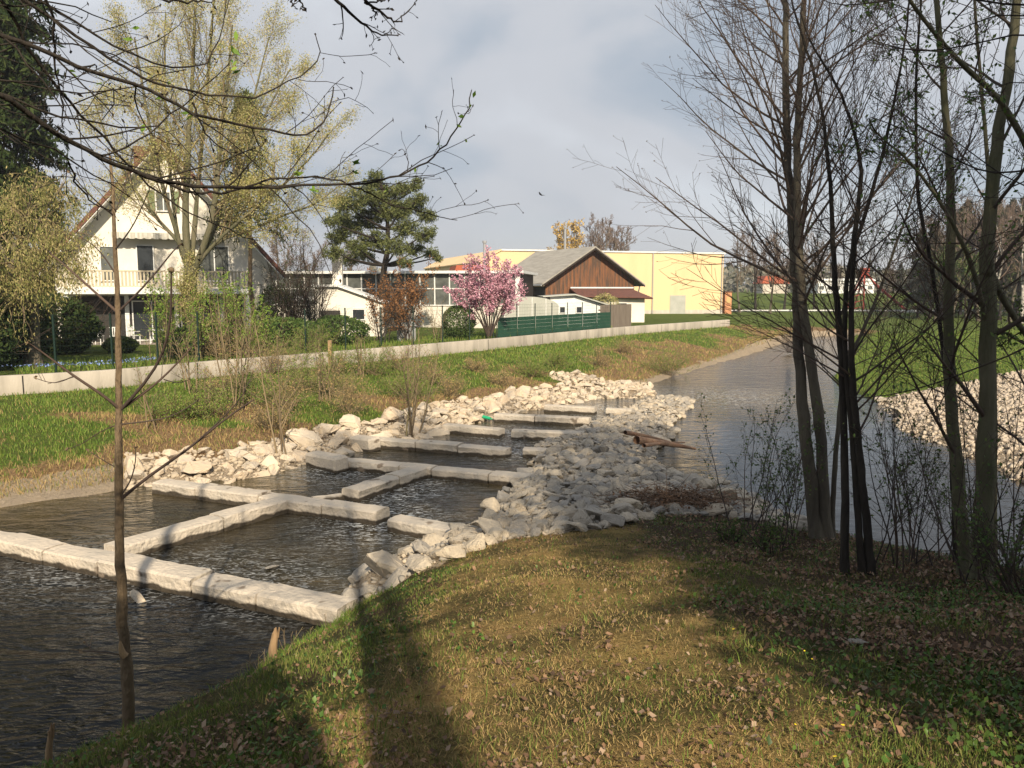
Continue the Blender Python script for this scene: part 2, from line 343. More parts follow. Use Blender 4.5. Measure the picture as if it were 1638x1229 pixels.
def terrain(x, y, detail=True):
    """returns z, signed distance (positive on land), region, behind wall"""
    sh = np.shape(x); x = np.ravel(np.asarray(x, float)); y = np.ravel(np.asarray(y, float))
    jx = x + (vnoise(x * 1.7, y * 1.7, 3) - .5) * .35; jy = y + (vnoise(x * 1.7, y * 1.7, 9) - .5) * .35
    d, idx = seg_dist(jx, jy, W, True); ins = inside(jx, jy, W); reg = WKa[idx]
    dw, _ = seg_dist(x, y, wall_ext, False); beh = inside(x, y, behind_poly) & (dw > .1)
    # left bank
    t = d / (d + dw + 1e-6)
    zl = 1.22 * t ** .75 + .12 * np.sin(np.pi * np.clip(t, 0, 1)) + (fbm(x * .8, y * .8, 5) - .5) * .22 * np.clip(d, 0, 1) * np.clip(dw, 0, 1)
    cl = np.interp(y, [0, 50, 60, 200], [0, 0, .55, .55]); zl = np.maximum(zl, np.clip(d * .9, 0, cl))
    zb = 1.72 + (fbm(x * .3, y * .3, 6) - .5) * .08
    zr = np.interp(d, [0, .4, 3, 8, 14, 40], [0, .14, .42, .85, 1.05, 1.3]) + (fbm(x * .5, y * .5, 8) - .5) * .12 * np.clip(d, 0, 1)
    cap = np.interp(y, [-20, 0, 3, 6, 9, 11.5, 13.5, 16, 20, 27, 33], [3.4, 2.85, 2.62, 2.08, 1.42, .9, .66, .48, .36, .2, .1])
    cap = cap * (1 - .13 * sstep(x, 1.5, 4) * sstep(y, 4.5, 8))
    pr = np.interp(d, [0, .5, 1.5, 3, 5, 9], [0, .4, 1.0, 1.8, 2.5, 3.4])
    zn = -np.log(np.exp(-pr * 4) + np.exp(-cap * 4)) / 4; zn = np.maximum(zn, 0.02) * np.clip(d * 4, 0, 1)
    zn = zn + (fbm(x * .9, y * .9, 12) - .5) * .12 * np.clip(d, 0, 1) + (fbm(x * 4, y * 4, 13) - .5) * .04 * np.clip(d, 0, 1)
    z = np.where(reg == 0, zl, np.where(reg == 1, zr, zn)); z = np.where(beh, zb, z)
    s = sstep(y, 92, 112); z = z * (1 - s) + 1.45 * s
    z = z + sstep(y, 122, 150) * 2.4 * sstep(x, -20, 20) + np.clip((np.hypot(x, y) - 260) / 500, 0, 3) ** 1.3 * 3
    z = np.where(ins, -np.minimum(.9, .02 + .5 * d), np.maximum(z, .015))
    sd_ = np.where(ins, -d, d)
    return z.reshape(sh), sd_.reshape(sh), reg.reshape(sh), beh.reshape(sh)
def H(x, y):
    return float(terrain(np.array([x]), np.array([y]))[0][0])
def Hn(x, y): return terrain(x, y)[0]

def axis(a, b, h, outs, growth=1.18):
    c = list(np.arange(a, b + 1e-6, h)); s = h; v = c[-1]
    while v < outs[1]: s *= growth; v += s; c.append(v)
    s = h; v = c[0]; pre = []
    while v > outs[0]: s *= growth; v -= s; pre.append(v)
    return np.array(pre[::-1] + c)
gx = axis(-21, 24, .17, (-1500, 1500), 1.05); gy = axis(1, 80, .17, (-200, 1800), 1.04)
X, Y = np.meshgrid(gx, gy); Z, SD, REG, BEH = terrain(X, Y)
# ground-cover weights
spit_rock_px = [(500, 1010), (560, 968), (640, 935), (705, 902), (770, 876), (860, 856), (950, 848), (1010, 836), (1050, 824), (1150, 826), (1215, 836), (1275, 848), (1450, 800), (1300, 760), (1130, 620), (1000, 620), (700, 820), (480, 960)]
def PT(pxx, pyy):
    # first point where the line of sight meets the ground
    d = ray(pxx, pyy); t = np.arange(2.5, 40, .05); x_, y_ = d[0] * t, d[1] * t; z_ = terrain(x_, y_)[0]; k_ = np.argmax(CAMZ + d[2] * t <= z_); return np.array([x_[k_], y_[k_]])
spit_rock = np.array([PT(a, b) if b > 800 and a < 1331 else P(a, b, .0)[:2] for a, b in spit_rock_px])
def rock_zone(x, y, sd_, reg): return (reg == 2) & (sd_ > 0) & inside(np.ravel(x), np.ravel(y), spit_rock).reshape(np.shape(x))
beach = np.array([P(1330, 618, .1)[:2], P(1400, 612, .8)[:2], P(1500, 602, .9)[:2], P(1638, 588, 1.)[:2], P(1900, 575, 1.)[:2], (40, 10), (6, 5), (9, 25)])
lit = 1.0
w_rock = np.where(rock_zone(X, Y, SD, REG), 1., 0.)
inb = inside(X.ravel(), Y.ravel(), beach).reshape(X.shape)
w_beach = ((REG == 1) & inb).astype(float)
lr = np.interp(Y, [8, 15, 17.5, 20, 34, 36.5, 40, 60, 90], [.6, .6, 1.2, 1.6, 1.5, 1.5, .5, .7, .5])
w_left = ((REG == 0) & (SD < lr * (1 + .6 * (fbm(X, Y, 31) - .5)))).astype(float) * (~BEH)
w_grav = np.maximum(np.maximum(w_rock, w_beach), w_left)
nz = fbm(X * .35, Y * .35, 21)
tpos = np.where(REG == 0, SD, 99)
dry = np.where((REG == 0) & ~BEH, sstep(nz + .30 - SD * .085, .38, .62), 0)
dry = np.maximum(dry, np.where((REG == 0) & (Y > 36) & ~BEH, .75 * sstep(3.2 - SD, 0, 2) , 0))
pathd = np.abs(X - (.32 + .03 * Y)) + (fbm(X * .7, Y * .7, 41) - .5) * .9
straw = np.where(REG == 2, sstep(1.5 + .03 * Y - pathd, 0, .9) , 0)
litw = np.where(REG == 2, sstep(X + (fbm(X * .6, Y * .6, 42) - .5) * 3, 1.8, 3.6), 0)
ri, ci = X.shape
ii = np.arange(ri * ci).reshape(ri, ci)
fq = np.stack([ii[:-1, :-1], ii[:-1, 1:], ii[1:, 1:], ii[1:, :-1]], -1).reshape(-1, 4)
me = fast_mesh('ground', np.stack([X, Y, Z], -1).reshape(-1, 3), [fq], True,
               dict(gravel=w_grav.ravel(), dry=dry.ravel(), straw=straw.ravel(), litter=litw.ravel(), near=(REG == 2).astype(float).ravel(), behind=BEH.astype(float).ravel()))
def ground_mat():
    m = bpy.data.materials.new('ground_cover'); m.use_nodes = True; t = m.node_tree; b = t.nodes['Principled BSDF']; b.inputs['Roughness'].default_value = .95; b.inputs['Specular IOR Level'].default_value = .1
    tcn = N(t, 'ShaderNodeTexCoord')
    def noise(s, d=5, lo=.35, hi=.65):
        n = N(t, 'ShaderNodeTexNoise'); n.inputs['Scale'].default_value = s; n.inputs['Detail'].default_value = d; n.inputs['Roughness'].default_value = .65
        t.links.new(tcn.outputs['Object'], n.inputs[0]); r = N(t, 'ShaderNodeMapRange'); r.inputs[1].default_value = lo; r.inputs[2].default_value = hi
        t.links.new(n.outputs[0], r.inputs[0]); return r.outputs[0]
    def mix(f, a, c):
        n = N(t, 'ShaderNodeMix', data_type='RGBA')
        if isinstance(f, float): n.inputs[0].default_value = f
        else: t.links.new(f, n.inputs[0])
        for k, v in ((6, a), (7, c)):
            if isinstance(v, tuple): n.inputs[k].default_value = (*v, 1)
            else: t.links.new(v, n.inputs[k])
        return n.outputs[2]
    def at(nm): n = N(t, 'ShaderNodeAttribute', attribute_name=nm); return n.outputs['Fac']
    def soft(a, nn):   # break up a weight with noise
        mm = N(t, 'ShaderNodeMath', operation='ADD'); t.links.new(a, mm.inputs[0]); m3 = N(t, 'ShaderNodeMath', operation='MULTIPLY_ADD'); t.links.new(nn, m3.inputs[0]); m3.inputs[1].default_value = .6; m3.inputs[2].default_value = -.3
        t.links.new(m3.outputs[0], mm.inputs[1]); r = N(t, 'ShaderNodeMapRange'); r.inputs[1].default_value = .35; r.inputs[2].default_value = .65; t.links.new(mm.outputs[0], r.inputs[0]); return r.outputs[0]
    n_big = noise(.35, 4); n_mid = noise(1.6, 6); n_f = noise(9, 6); n_ff = noise(35, 4, .3, .7)
    green = mix(n_mid, (.08, .155, .02), (.15, .24, .035)); green = mix(n_f, green, (.12, .12, .04))
    dryc = mix(n_f, (.22, .135, .07), (.36, .24, .13)); soil = mix(n_f, (.07, .045, .028), (.15, .10, .06))
    strawc = mix(n_f, (.36, .22, .08), (.56, .38, .16)); strawc = mix(n_mid, strawc, (.32, .24, .08))
    nearc = mix(n_mid, soil, (.075, .1, .025))
    col = mix(at('near'), green, nearc)
    n_p = noise(1.1, 5, .42, .58); strawc = mix(n_p, strawc, mix(n_ff, (.11, .075, .035), (.2, .17, .06)))
    col = mix(soft(at('straw'), n_f), col, strawc)
    col = mix(soft(at('litter'), n_f), col, mix(n_ff, (.05, .033, .022), (.13, .085, .055)))
    col = mix(soft(at('dry'), n_f), col, dryc)
    gravc = mix(n_ff, (.38, .29, .19), (.6, .49, .36)); gravc = mix(n_mid, gravc, (.42, .34, .25))
    col = mix(soft(at('gravel'), n_f), col, gravc)
    t.links.new(col, b.inputs['Base Color'])
    bn = N(t, 'ShaderNodeBump'); bn.inputs['Strength'].default_value = .9; bn.inputs['Distance'].default_value = .06; t.links.new(n_ff, bn.inputs['Height'])
    bn2 = N(t, 'ShaderNodeBump'); bn2.inputs['Strength'].default_value = .6; bn2.inputs['Distance'].default_value = .15; t.links.new(n_f, bn2.inputs['Height']); t.links.new(bn.outputs[0], bn2.inputs['Normal'])
    t.links.new(bn2.outputs[0], b.inputs['Normal']); return m
tag(link('ground', me, ground_mat()), kind='structure')

# ------------------------------------------------------------------ water
wx = np.arange(-60, 61, .4); wy = np.arange(-40, 105, .4)
WX, WY = np.meshgrid(wx, wy); wr, wc = WX.shape
ii = np.arange(wr * wc).reshape(wr, wc); fq = np.stack([ii[:-1, :-1], ii[:-1, 1:], ii[1:, 1:], ii[1:, :-1]], -1).reshape(-1, 4)
calm = sstep(WX - (3.2 + .05 * WY), 0, 1.5) * sstep(33 - WY, 0, 8); calm = np.maximum(calm, .62 * sstep(WX - (3.2 + .05 * WY), 0, 1.5))
gaps = [P(622, 822), P(815, 690), P(826, 716), P(962, 652), P(548, 745), P(950, 668), P(330, 905), P(450, 915), P(160, 885), P(640, 775)]
foam = np.zeros_like(WX)
for g_ in gaps: foam = np.maximum(foam, (1.0 if g_[1] > 15 else .45) * np.exp(-((WX - g_[0]) ** 2 * .8 + (WY - g_[1] + .5) ** 2 * .5)))
foam = np.maximum(foam, .75 * np.exp(-((WX - 9) ** 2 / 20 + (WY - 34) ** 2 / 12)))
shallow = (.35 + .65 * sstep(terrain(WX, WY)[1], -2.2, -.1)) * (WX < 3 + .1 * WY) * sstep(WY + .46 * (WX + 2.2) - 10.9, 0, .6)
me = fast_mesh('water', np.stack([WX, WY, np.zeros_like(WX)], -1).reshape(-1, 3), [fq], True, dict(calm=calm.ravel(), foam=foam.ravel(), shallow=shallow.ravel()))
def water_mat():
    m = bpy.data.materials.new('river_water'); m.use_nodes = True; t = m.node_tree; b = t.nodes['Principled BSDF']
    b.inputs['Roughness'].default_value = .03; b.inputs['IOR'].default_value = 1.33; b.inputs['Specular IOR Level'].default_value = .42
    tcn = N(t, 'ShaderNodeTexCoord')
    mpn = N(t, 'ShaderNodeMapping'); mpn.inputs['Rotation'].default_value = (0, 0, R(-20)); mpn.inputs['Scale'].default_value = (1.0, 2.2, 1); t.links.new(tcn.outputs['Object'], mpn.inputs[0])
    def noise(s, d, v=mpn, dist=0.0):
        n = N(t, 'ShaderNodeTexNoise'); n.inputs['Scale'].default_value = s; n.inputs['Detail'].default_value = d; n.inputs['Distortion'].default_value = dist; t.links.new(v.outputs[0] if v is mpn else tcn.outputs['Object'], n.inputs[0]); return n.outputs[0]
    def at(nm): n = N(t, 'ShaderNodeAttribute', attribute_name=nm); return n.outputs['Fac']
    def math_(op, a, c):
        n = N(t, 'ShaderNodeMath', operation=op)
        for k, v in ((0, a), (1, c)):
            if isinstance(v, (int, float)): n.inputs[k].default_value = v
            else: t.links.new(v, n.inputs[k])
        return n.outputs[0]
    na = noise(2.2, 3, dist=1.0); nb = noise(8, 4, dist=.6)
    nl = noise(.55, 2, dist=1.5)
    h = math_('ADD', math_('ADD', math_('MULTIPLY', na, .6), math_('MULTIPLY', nb, .2)), math_('MULTIPLY', nl, 1.2))
    st = math_('SUBTRACT', .5, math_('MULTIPLY', at('calm'), .4))
    st = math_('ADD', st, math_('MULTIPLY', at('foam'), .6))
    bn = N(t, 'ShaderNodeBump'); bn.inputs['Distance'].default_value = .16; t.links.new(st, bn.inputs['Strength']); t.links.new(h, bn.inputs['Height']); t.links.new(bn.outputs[0], b.inputs['Normal'])
    nc = noise(.9, 5, None); r = N(t, 'ShaderNodeMapRange'); r.inputs[1].default_value = .35; r.inputs[2].default_value = .65; t.links.new(nc, r.inputs[0])
    mx1 = N(t, 'ShaderNodeMix', data_type='RGBA'); t.links.new(r.outputs[0], mx1.inputs[0]); mx1.inputs[6].default_value = (.08, .058, .024, 1); mx1.inputs[7].default_value = (.03, .026, .014, 1)
    mx0 = N(t, 'ShaderNodeMix', data_type='RGBA'); t.links.new(at('shallow'), mx0.inputs[0]); mx0.inputs[6].default_value = (.006, .006, .005, 1); t.links.new(mx1.outputs[2], mx0.inputs[7])
    fo = noise(7, 5, mpn, 1.5); fr = N(t, 'ShaderNodeMapRange'); fr.inputs[1].default_value = .5; fr.inputs[2].default_value = .64; t.links.new(fo, fr.inputs[0])
    ff = math_('MULTIPLY', fr.outputs[0], math_('MULTIPLY', at('foam'), 1.1))
    mx2 = N(t, 'ShaderNodeMix', data_type='RGBA'); t.links.new(ff, mx2.inputs[0]); t.links.new(mx0.outputs[2], mx2.inputs[6]); mx2.inputs[7].default_value = (.6, .62, .62, 1)
    t.links.new(mx2.outputs[2], b.inputs['Base Color']); b.inputs['Specular Tint'].default_value = (.45, .53, .6, 1); return m
tag(link('water', me, water_mat()), kind='structure')

# ------------------------------------------------------------------ weir beams
def beam(pa, pb, label, width=.46, top=.25, low=-.4, seed=0):
    g = np.random.default_rng(100 + seed)
    a = P(*pa, top)[:2]; b = P(*pb, top)[:2]; L = np.linalg.norm(b - a); u = (b - a) / L; v = np.array([-u[1], u[0]])
    root = empty('stone_beam', (a[0], a[1], 0), math.atan2(u[1], u[0]))
    tag(root, label, 'stone beam', 'stone beams dividing the pools of the fish pass')
    nb = max(1, round(L / 1.55)); cuts = np.linspace(0, L, nb + 1); cuts[1:-1] += g.uniform(-.3, .3, nb - 1)
    for i in range(nb):
        x0, x1 = cuts[i] + (.02 if i else 0), cuts[i + 1] - (.02 if i < nb - 1 else 0)
        n = max(4, int((x1 - x0) / .09)); xs = np.linspace(x0, x1, n)
        prof = [(-width / 2, low), (-width / 2, 0.0), (-width / 2, top * .5), (-width / 2, top - .03), (-width / 2 + .035, top), (0, top + .012), (width / 2 - .035, top), (width / 2, top - .03), (width / 2, top * .5), (width / 2, low)]
        k = len(prof); o1, o2 = g.uniform(-.025, .025, 2); off = g.uniform(-.025, .025)
        V = []
        for j, x in enumerate(xs):
            for q, (py_, pz) in enumerate(prof):
                e1 = (fbm(np.array([x * 1.3 + seed * 9]), np.array([q * 5.3 + (0 if py_ < 0 else 40)]), seed)[0] - .5) * .045
                e2 = (vnoise(np.array([x * 7. + seed * 3]), np.array([q * 2.1]), seed + 5)[0] - .5) * .022
                tz = ((fbm(np.array([x * .9 + seed]), np.array([3.3]), seed + 2)[0] - .5) * .035 + off) if pz > .05 else 0
                V.append((x + (e2 if j in (0, n - 1) else 0), py_ * (1 + o1) + (e1 + e2) * (1 if abs(py_) > .1 else 0) * (1 if py_ > 0 else -1), pz + tz + (e2 * .6 if pz > .05 else 0)))
        V = np.array(V); idx = np.arange(n * k).reshape(n, k)
        f = np.stack([idx[:-1, :-1], idx[1:, :-1], idx[1:, 1:], idx[:-1, 1:]], -1).reshape(-1, 4)
        me = bpy.data.meshes.new('block'); fl = [tuple(int(t) for t in q) for q in f] + [tuple(int(t) for t in idx[0]), tuple(int(t) for t in idx[-1][::-1])]
        me.from_pydata([tuple(p) for p in V], [], fl); me.update()
        bm_ = bmesh.new(); bm_.from_mesh(me); bmesh.ops.recalc_face_normals(bm_, faces=bm_.faces); bm_.to_mesh(me); bm_.free()
        link('block', me, M['beam'], root)
    return root
def beam_mat():
    m = mat('cut_stone', (.52, .45, .36), .9, (.4, .36, .3), 1.6, .8, 14, lo=.4, hi=.75); t = m.node_tree; b = t.nodes['Principled BSDF']
    src = b.inputs['Base Color'].links[0].from_socket
    g = N(t, 'ShaderNodeNewGeometry'); s = N(t, 'ShaderNodeSeparateXYZ'); t.links.new(g.outputs['Position'], s.inputs[0])
    nz_ = N(t, 'ShaderNodeTexNoise'); nz_.inputs['Scale'].default_value = 3; nz_.inputs['Detail'].default_value = 4; t.links.new(g.outputs['Position'], nz_.inputs[0])
    ad = N(t, 'ShaderNodeMath', operation='MULTIPLY_ADD'); t.links.new(nz_.outputs[0], ad.inputs[0]); ad.inputs[1].default_value = -.14; t.links.new(s.outputs[2], ad.inputs[2])
    r = N(t, 'ShaderNodeMapRange'); r.inputs[1].default_value = .0; r.inputs[2].default_value = .035; r.inputs[3].default_value = 1; r.inputs[4].default_value = 0; t.links.new(ad.outputs[0], r.inputs[0])
    mxn = N(t, 'ShaderNodeMix', data_type='RGBA'); t.links.new(r.outputs[0], mxn.inputs[0]); t.links.new(src, mxn.inputs[6]); mxn.inputs[7].default_value = (.05, .04, .028, 1)
    n5 = N(t, 'ShaderNodeTexNoise'); n5.inputs['Scale'].default_value = 1.9; n5.inputs['Detail'].default_value = 3; t.links.new(g.outputs['Position'], n5.inputs[0])
    r5 = N(t, 'ShaderNodeMapRange'); r5.inputs[1].default_value = .66; r5.inputs[2].default_value = .7; t.links.new(n5.outputs[0], r5.inputs[0])
    m5 = N(t, 'ShaderNodeMix', data_type='RGBA'); t.links.new(r5.outputs[0], m5.inputs[0]); t.links.new(mxn.outputs[2], m5.inputs[6]); m5.inputs[7].default_value = (.2, .16, .12, 1)
    t.links.new(m5.outputs[2], b.inputs['Base Color']); return m
M['beam'] = beam_mat()
beams = [((-150, 826), (556, 968), 'longest and nearest stone beam, running from the left edge to the grassy bank', .48),
         ((178, 873), (447, 799), 'oblique stone beam running away from the nearest beam to the second cross beam', .46),
         ((256, 768), (612, 816), 'second cross beam, from the left boulders to the gap in mid channel', .46),
         ((631, 825), (768, 849), 'short thick beam across the gap, its right end under the cobbles', .46),
         ((500, 796), (547, 790), 'small low stub of stone just behind the second cross beam', .3),
         ((560, 783), (678, 745), 'oblique beam in the second pool joining the third cross beam', .46),
         ((549, 733), (895, 764), 'third cross beam, reaching from the cut block to the cobble spit', .46),
         ((597, 700), (813, 717), 'fourth cross beam from the left riprap, ending in the open channel', .44),
         ((838, 716), (900, 718), 'very short beam end poking out of the cobbles opposite the fourth beam', .42),
         ((714, 679), (803, 687), 'fifth beam from the left bank, half the channel wide', .42),
         ((820, 688), (935, 692), 'beam from the cobble spit facing the fifth left-hand beam', .42),
         ((793, 662), (944, 669), 'long thin sixth beam, upstream of the pair with a gap', .42),
         ((873, 648), (953, 652), 'farthest beam attached to the left bank boulders', .42),
         ((971, 652), (1012, 654), 'farthest tiny beam attached to the tip of the cobble spit', .4)]
for i, (a, b, lab, wd) in enumerate(beams): beam(a, b, lab, wd, top=.25 if i != 4 else .1, seed=i)

# ------------------------------------------------------------------ rocks
def rock_mesh(seed, npts, sx, sy, sz, bev, name):
    g = np.random.default_rng(seed); bm = bmesh.new()
    p = g.normal(0, 1, (npts, 3)); p /= np.linalg.norm(p, axis=1, keepdims=True); p *= g.uniform(.82, 1.05, (npts, 1)); p *= (sx, sy, sz)
    for q in p: bm.verts.new(tuple(q))
    r = bmesh.ops.convex_hull(bm, input=bm.verts)
    bmesh.ops.delete(bm, geom=[v for v in bm.verts if not v.link_faces], context='VERTS')
    bmesh.ops.dissolve_limit(bm, angle_limit=R(14), verts=bm.verts, edges=bm.edges)
    bmesh.ops.bevel(bm, geom=list(bm.edges) + list(bm.verts), offset=bev, segments=2, affect='EDGES', profile=.6)
    bmesh.ops.triangulate(bm, faces=bm.faces)
    for v in bm.verts: v.co += Vector(g.normal(0, .012, 3))
    me = bpy.data.meshes.new(name); bm.to_mesh(me); bm.free()
    for pl in me.polygons: pl.use_smooth = False
    return me
big = [rock_mesh(s, 14, .52, .42, .30, .03, 'boulder') for s in range(8)]
sml = [rock_mesh(50 + s, 14, .52, .4, .22, .045, 'cobble') for s in range(8)]
for m_ in big: m_.materials.append(M['rock_pale'])
for m_ in sml: m_.materials.append(M['rock_spit'])
def scatter(poly_fn, box_, dmin_fn, tries, g):
    pts = np.empty((0, 3)); cell = {}
    xs = g.uniform(box_[0], box_[1], tries); ys = g.uniform(box_[2], box_[3], tries); ok = poly_fn(xs, ys); xs, ys = xs[ok], ys[ok]
    out_ = []
    for x, y in zip(xs, ys):
        s = dmin_fn(x, y, g); cs = .9; cx, cy = int(x // cs), int(y // cs); good = True
        for ax in (-1, 0, 1):
            for ay in (-1, 0, 1):
                for (qx, qy, qs) in cell.get((cx + ax, cy + ay), ()):
                    if (qx - x) ** 2 + (qy - y) ** 2 < (.37 * (s + qs)) ** 2: good = False; break
                if not good: break
            if not good: break
        if good: cell.setdefault((cx, cy), []).append((x, y, s)); out_.append((x, y, s))
    return out_
def land(x, y, reg_, lo, hi):
    z, d, r, b = terrain(x, y); return (r == reg_) & (d > lo) & (d < hi) & ~b
g = np.random.default_rng(5)
# left bank riprap
def left_fn(x, y):
    z, d, r, b = terrain(x, y)
    u = np.interp(y, [15, 17.4, 18.0, 19, 22, 30, 36, 37.5], [.1, .3, 1.3, 1.8, 1.8, 1.9, 2.0, .4])
    ok = (r == 0) & (d > -.12) & (d < u) & ~b & (y > 17.2) & (y < 37.8)
    q = proj(x, y, z); ok &= ~((q[0] < 205))
    a = P(918, 592, .9)[:2]; c = P(1000, 632, .1)[:2]; dd = c - a; t = np.clip(((x - a[0]) * dd[0] + (y - a[1]) * dd[1]) / (dd @ dd), 0, 1)
    ch = (x - a[0] - t * dd[0]) ** 2 + (y - a[1] - t * dd[1]) ** 2 < 1.1 ** 2
    return ok | (ch & (r == 0) & (d > -.1) & ~b)
L1 = scatter(left_fn, (-10, 8, 17, 45), lambda x, y, g: g.choice([.45, .62, .82, 1.08], p=[.3, .3, .25, .15]) * (1.0 if y < 26 else .68), 22000, g)
L1 = sorted(L1, key=lambda q: -q[2] / q[1])
def zone_word(y):
    for lim, wd in ((18.5, 'beside the second cross beam'), (20.5, 'beside the second pool'), (22.3, 'by the third cross beam'), (24.5, 'beside the fourth cross beam'), (27, 'near the fifth beam'), (30, 'near the sixth beam'), (33, 'by the farthest beam'), (99, 'at the far channel mouth')):
        if y < lim: return wd
def rock_obj(name, mesh, x, y, z, s, g, lift, flat=1.0, tilt=.3):
    o = link(name, mesh); o.location = (x, y, z + s * lift); o.rotation_euler = (g.normal(0, tilt), g.normal(0, tilt), g.uniform(0, 6.28)); o.scale = (s, s * g.uniform(.8, 1.1), s * flat * g.uniform(.85, 1.2)); return o
for k, (x, y, s) in enumerate(L1[:298]):
    z = H(x, y); o = rock_obj('boulder', big[g.integers(8)], x, y, max(z, -.05), s * 1.2, g, .07, flat=.8, tilt=.22)
    szw = 'large' if s > .8 else 'mid-sized' if s > .5 else 'small'
    wt = 'at the waterline' if terrain(np.array([x]), np.array([y]))[1][0] < .55 else 'higher on the left bank'
    tag(o, f'{szw} cream boulder {wt} {zone_word(y)}', 'boulder', 'limestone boulders along the left bank')
# cut blocks on the bank
for pp, qq, lab in (((498, 722), (546, 734), 'squared pale block at the left end of the third cross beam'), ((566, 697), (600, 703), 'squared pale block at the start of the fourth cross beam')):
    a = P(*pp, .35); b = P(*qq, .35); L = np.linalg.norm(b - a); mb = MB(); mb.box(-L / 2, L / 2, -.22, .22, -.4, .02)
    o = mb.build('cut_block', M['beam'], bevel=.05); o.location = tuple((a + b) / 2); o.rotation_euler = (.05, -.04, math.atan2(b[1] - a[1], b[0] - a[0])); tag(o, lab, 'cut block')
# spit cobbles
def spit_fn(x, y):
    z, d, r, b = terrain(x, y); return (r == 2) & (d > .02 + .1 * (y < 16)) & inside(x, y, spit_rock)
S1 = scatter(spit_fn, (-3.2, 8, 10, 34), lambda x, y, g: g.choice([.24, .34, .46, .6], p=[.3, .36, .24, .1]) * (1.2 if x < -.5 and y < 13.5 else .95 if y < 21 else .68), 60000, g)
S1 = sorted(S1, key=lambda q: -q[2] / q[1])
def spit_word(x, y):
    side = 'pool side' if terrain(np.array([x - .8]), np.array([y]))[1][0] < .3 else 'river side' if terrain(np.array([x + .9]), np.array([y]))[1][0] < .3 else 'crest'
    for lim, wd in ((12, 'next to the nearest beam'), (13.6, 'before the short thick beam'), (15.5, 'beside the short thick beam'), (17.5, 'above the second pool'), (19.5, 'by the third cross beam'), (23, 'opposite the fourth cross beam'), (28, 'near the driftwood'), (99, 'at the tip')):
        if y < lim: return side, wd
for k, (x, y, s) in enumerate(S1[:295]):
    z = H(x, y); o = rock_obj('cobblestone', sml[g.integers(8)], x, y, max(z, -.03), s * 1.3, g, .08, tilt=.3)
    sw, wd = spit_word(x, y); szw = 'large' if s > .42 else 'medium' if s > .3 else 'small'
    tag(o, f'{szw} grey-cream stone, {sw} of spit, {wd}', 'stone', 'rough stones piled on the spit')
def mass(name, items, protos, g, lift=.12, sc=1.3, smooth=False):
    Vs, Fs, n = [], [], 0
    PV = [np.array([v.co for v in m_.vertices]) for m_ in protos]; PF = [np.array([p.vertices[:] for p in m_.polygons]) for m_ in protos]
    arr = np.array(items); zz = Hn(arr[:, 0], arr[:, 1])
    for (x, y, s), z in zip(items, zz):
        i = g.integers(len(protos)); a, b, c = g.normal(0, .35), g.normal(0, .35), g.uniform(0, 6.28)
        Rm = np.array(Matrix.Rotation(c, 3, 'Z') @ Matrix.Rotation(a, 3, 'X') @ Matrix.Rotation(b, 3, 'Y'))
        V = (PV[i] * s * sc) @ Rm.T + (x, y, max(z, -.03) + s * lift); Vs.append(V); Fs.append(PF[i] + n); n += len(V)
    return fast_mesh(name, np.concatenate(Vs), [np.concatenate(Fs)])
tag(link('rubble', mass('rubble', S1[295:], sml, g, .08, 1.25), M['rock_mass']), 'smaller grey and cream stones filling the spit', kind='stuff')
lo = rock_mesh(90, 9, .5, .4, .3, .08, 'pebble'); lo2 = rock_mesh(91, 10, .5, .4, .25, .08, 'pebble')
def low_rock(seed):
    g_ = np.random.default_rng(seed); bm = bmesh.new(); p = g_.normal(0, 1, (11, 3)); p /= np.linalg.norm(p, axis=1, keepdims=True); p *= (.5, .4, .28)
    for q in p: bm.verts.new(tuple(q))
    bmesh.ops.convex_hull(bm, input=bm.verts); bmesh.ops.triangulate(bm, faces=bm.faces); me = bpy.data.meshes.new('p'); bm.to_mesh(me); bm.free(); return me
lows = [low_rock(s) for s in range(6)]
# fine filler between the stones
xs = g.uniform(-3.5, 8, 60000); ys = g.uniform(9.5, 34, 60000); ok = spit_fn(xs, ys); xs, ys = xs[ok][:9000], ys[ok][:9000]
tag(link('gravel', mass('gravel', list(zip(xs, ys, g.uniform(.05, .14, len(xs)))), lows, g), M['rock_mass']), 'fine gravel between the stones of the spit', kind='stuff')
xs = g.uniform(-12, 9, 60000); ys = g.uniform(15, 46, 60000); ok = left_fn(xs, ys); xs, ys = xs[ok][:3200], ys[ok][:3200]
tag(link('gravel', mass('gravel', list(zip(xs, ys, g.uniform(.06, .2, len(xs)))), lows, g), M['rock_fill']), 'pale broken stone between the left bank boulders', kind='stuff')
def beach_fn(x, y):
    z, d, r, b = terrain(x, y); return (r == 1) & (d > -.1) & inside(x, y, beach)
xs = g.uniform(9, 40, 90000); ys = g.uniform(10, 42, 90000); ok = beach_fn(xs, ys); xs, ys = xs[ok][:24000], ys[ok][:24000]
tag(link('beach_stones', mass('beach_stones', list(zip(xs, ys, g.uniform(.06, .22, len(xs)))), lows, g), M['rock_beach']), 'pale riprap stones covering the right bank beach', kind='stuff')
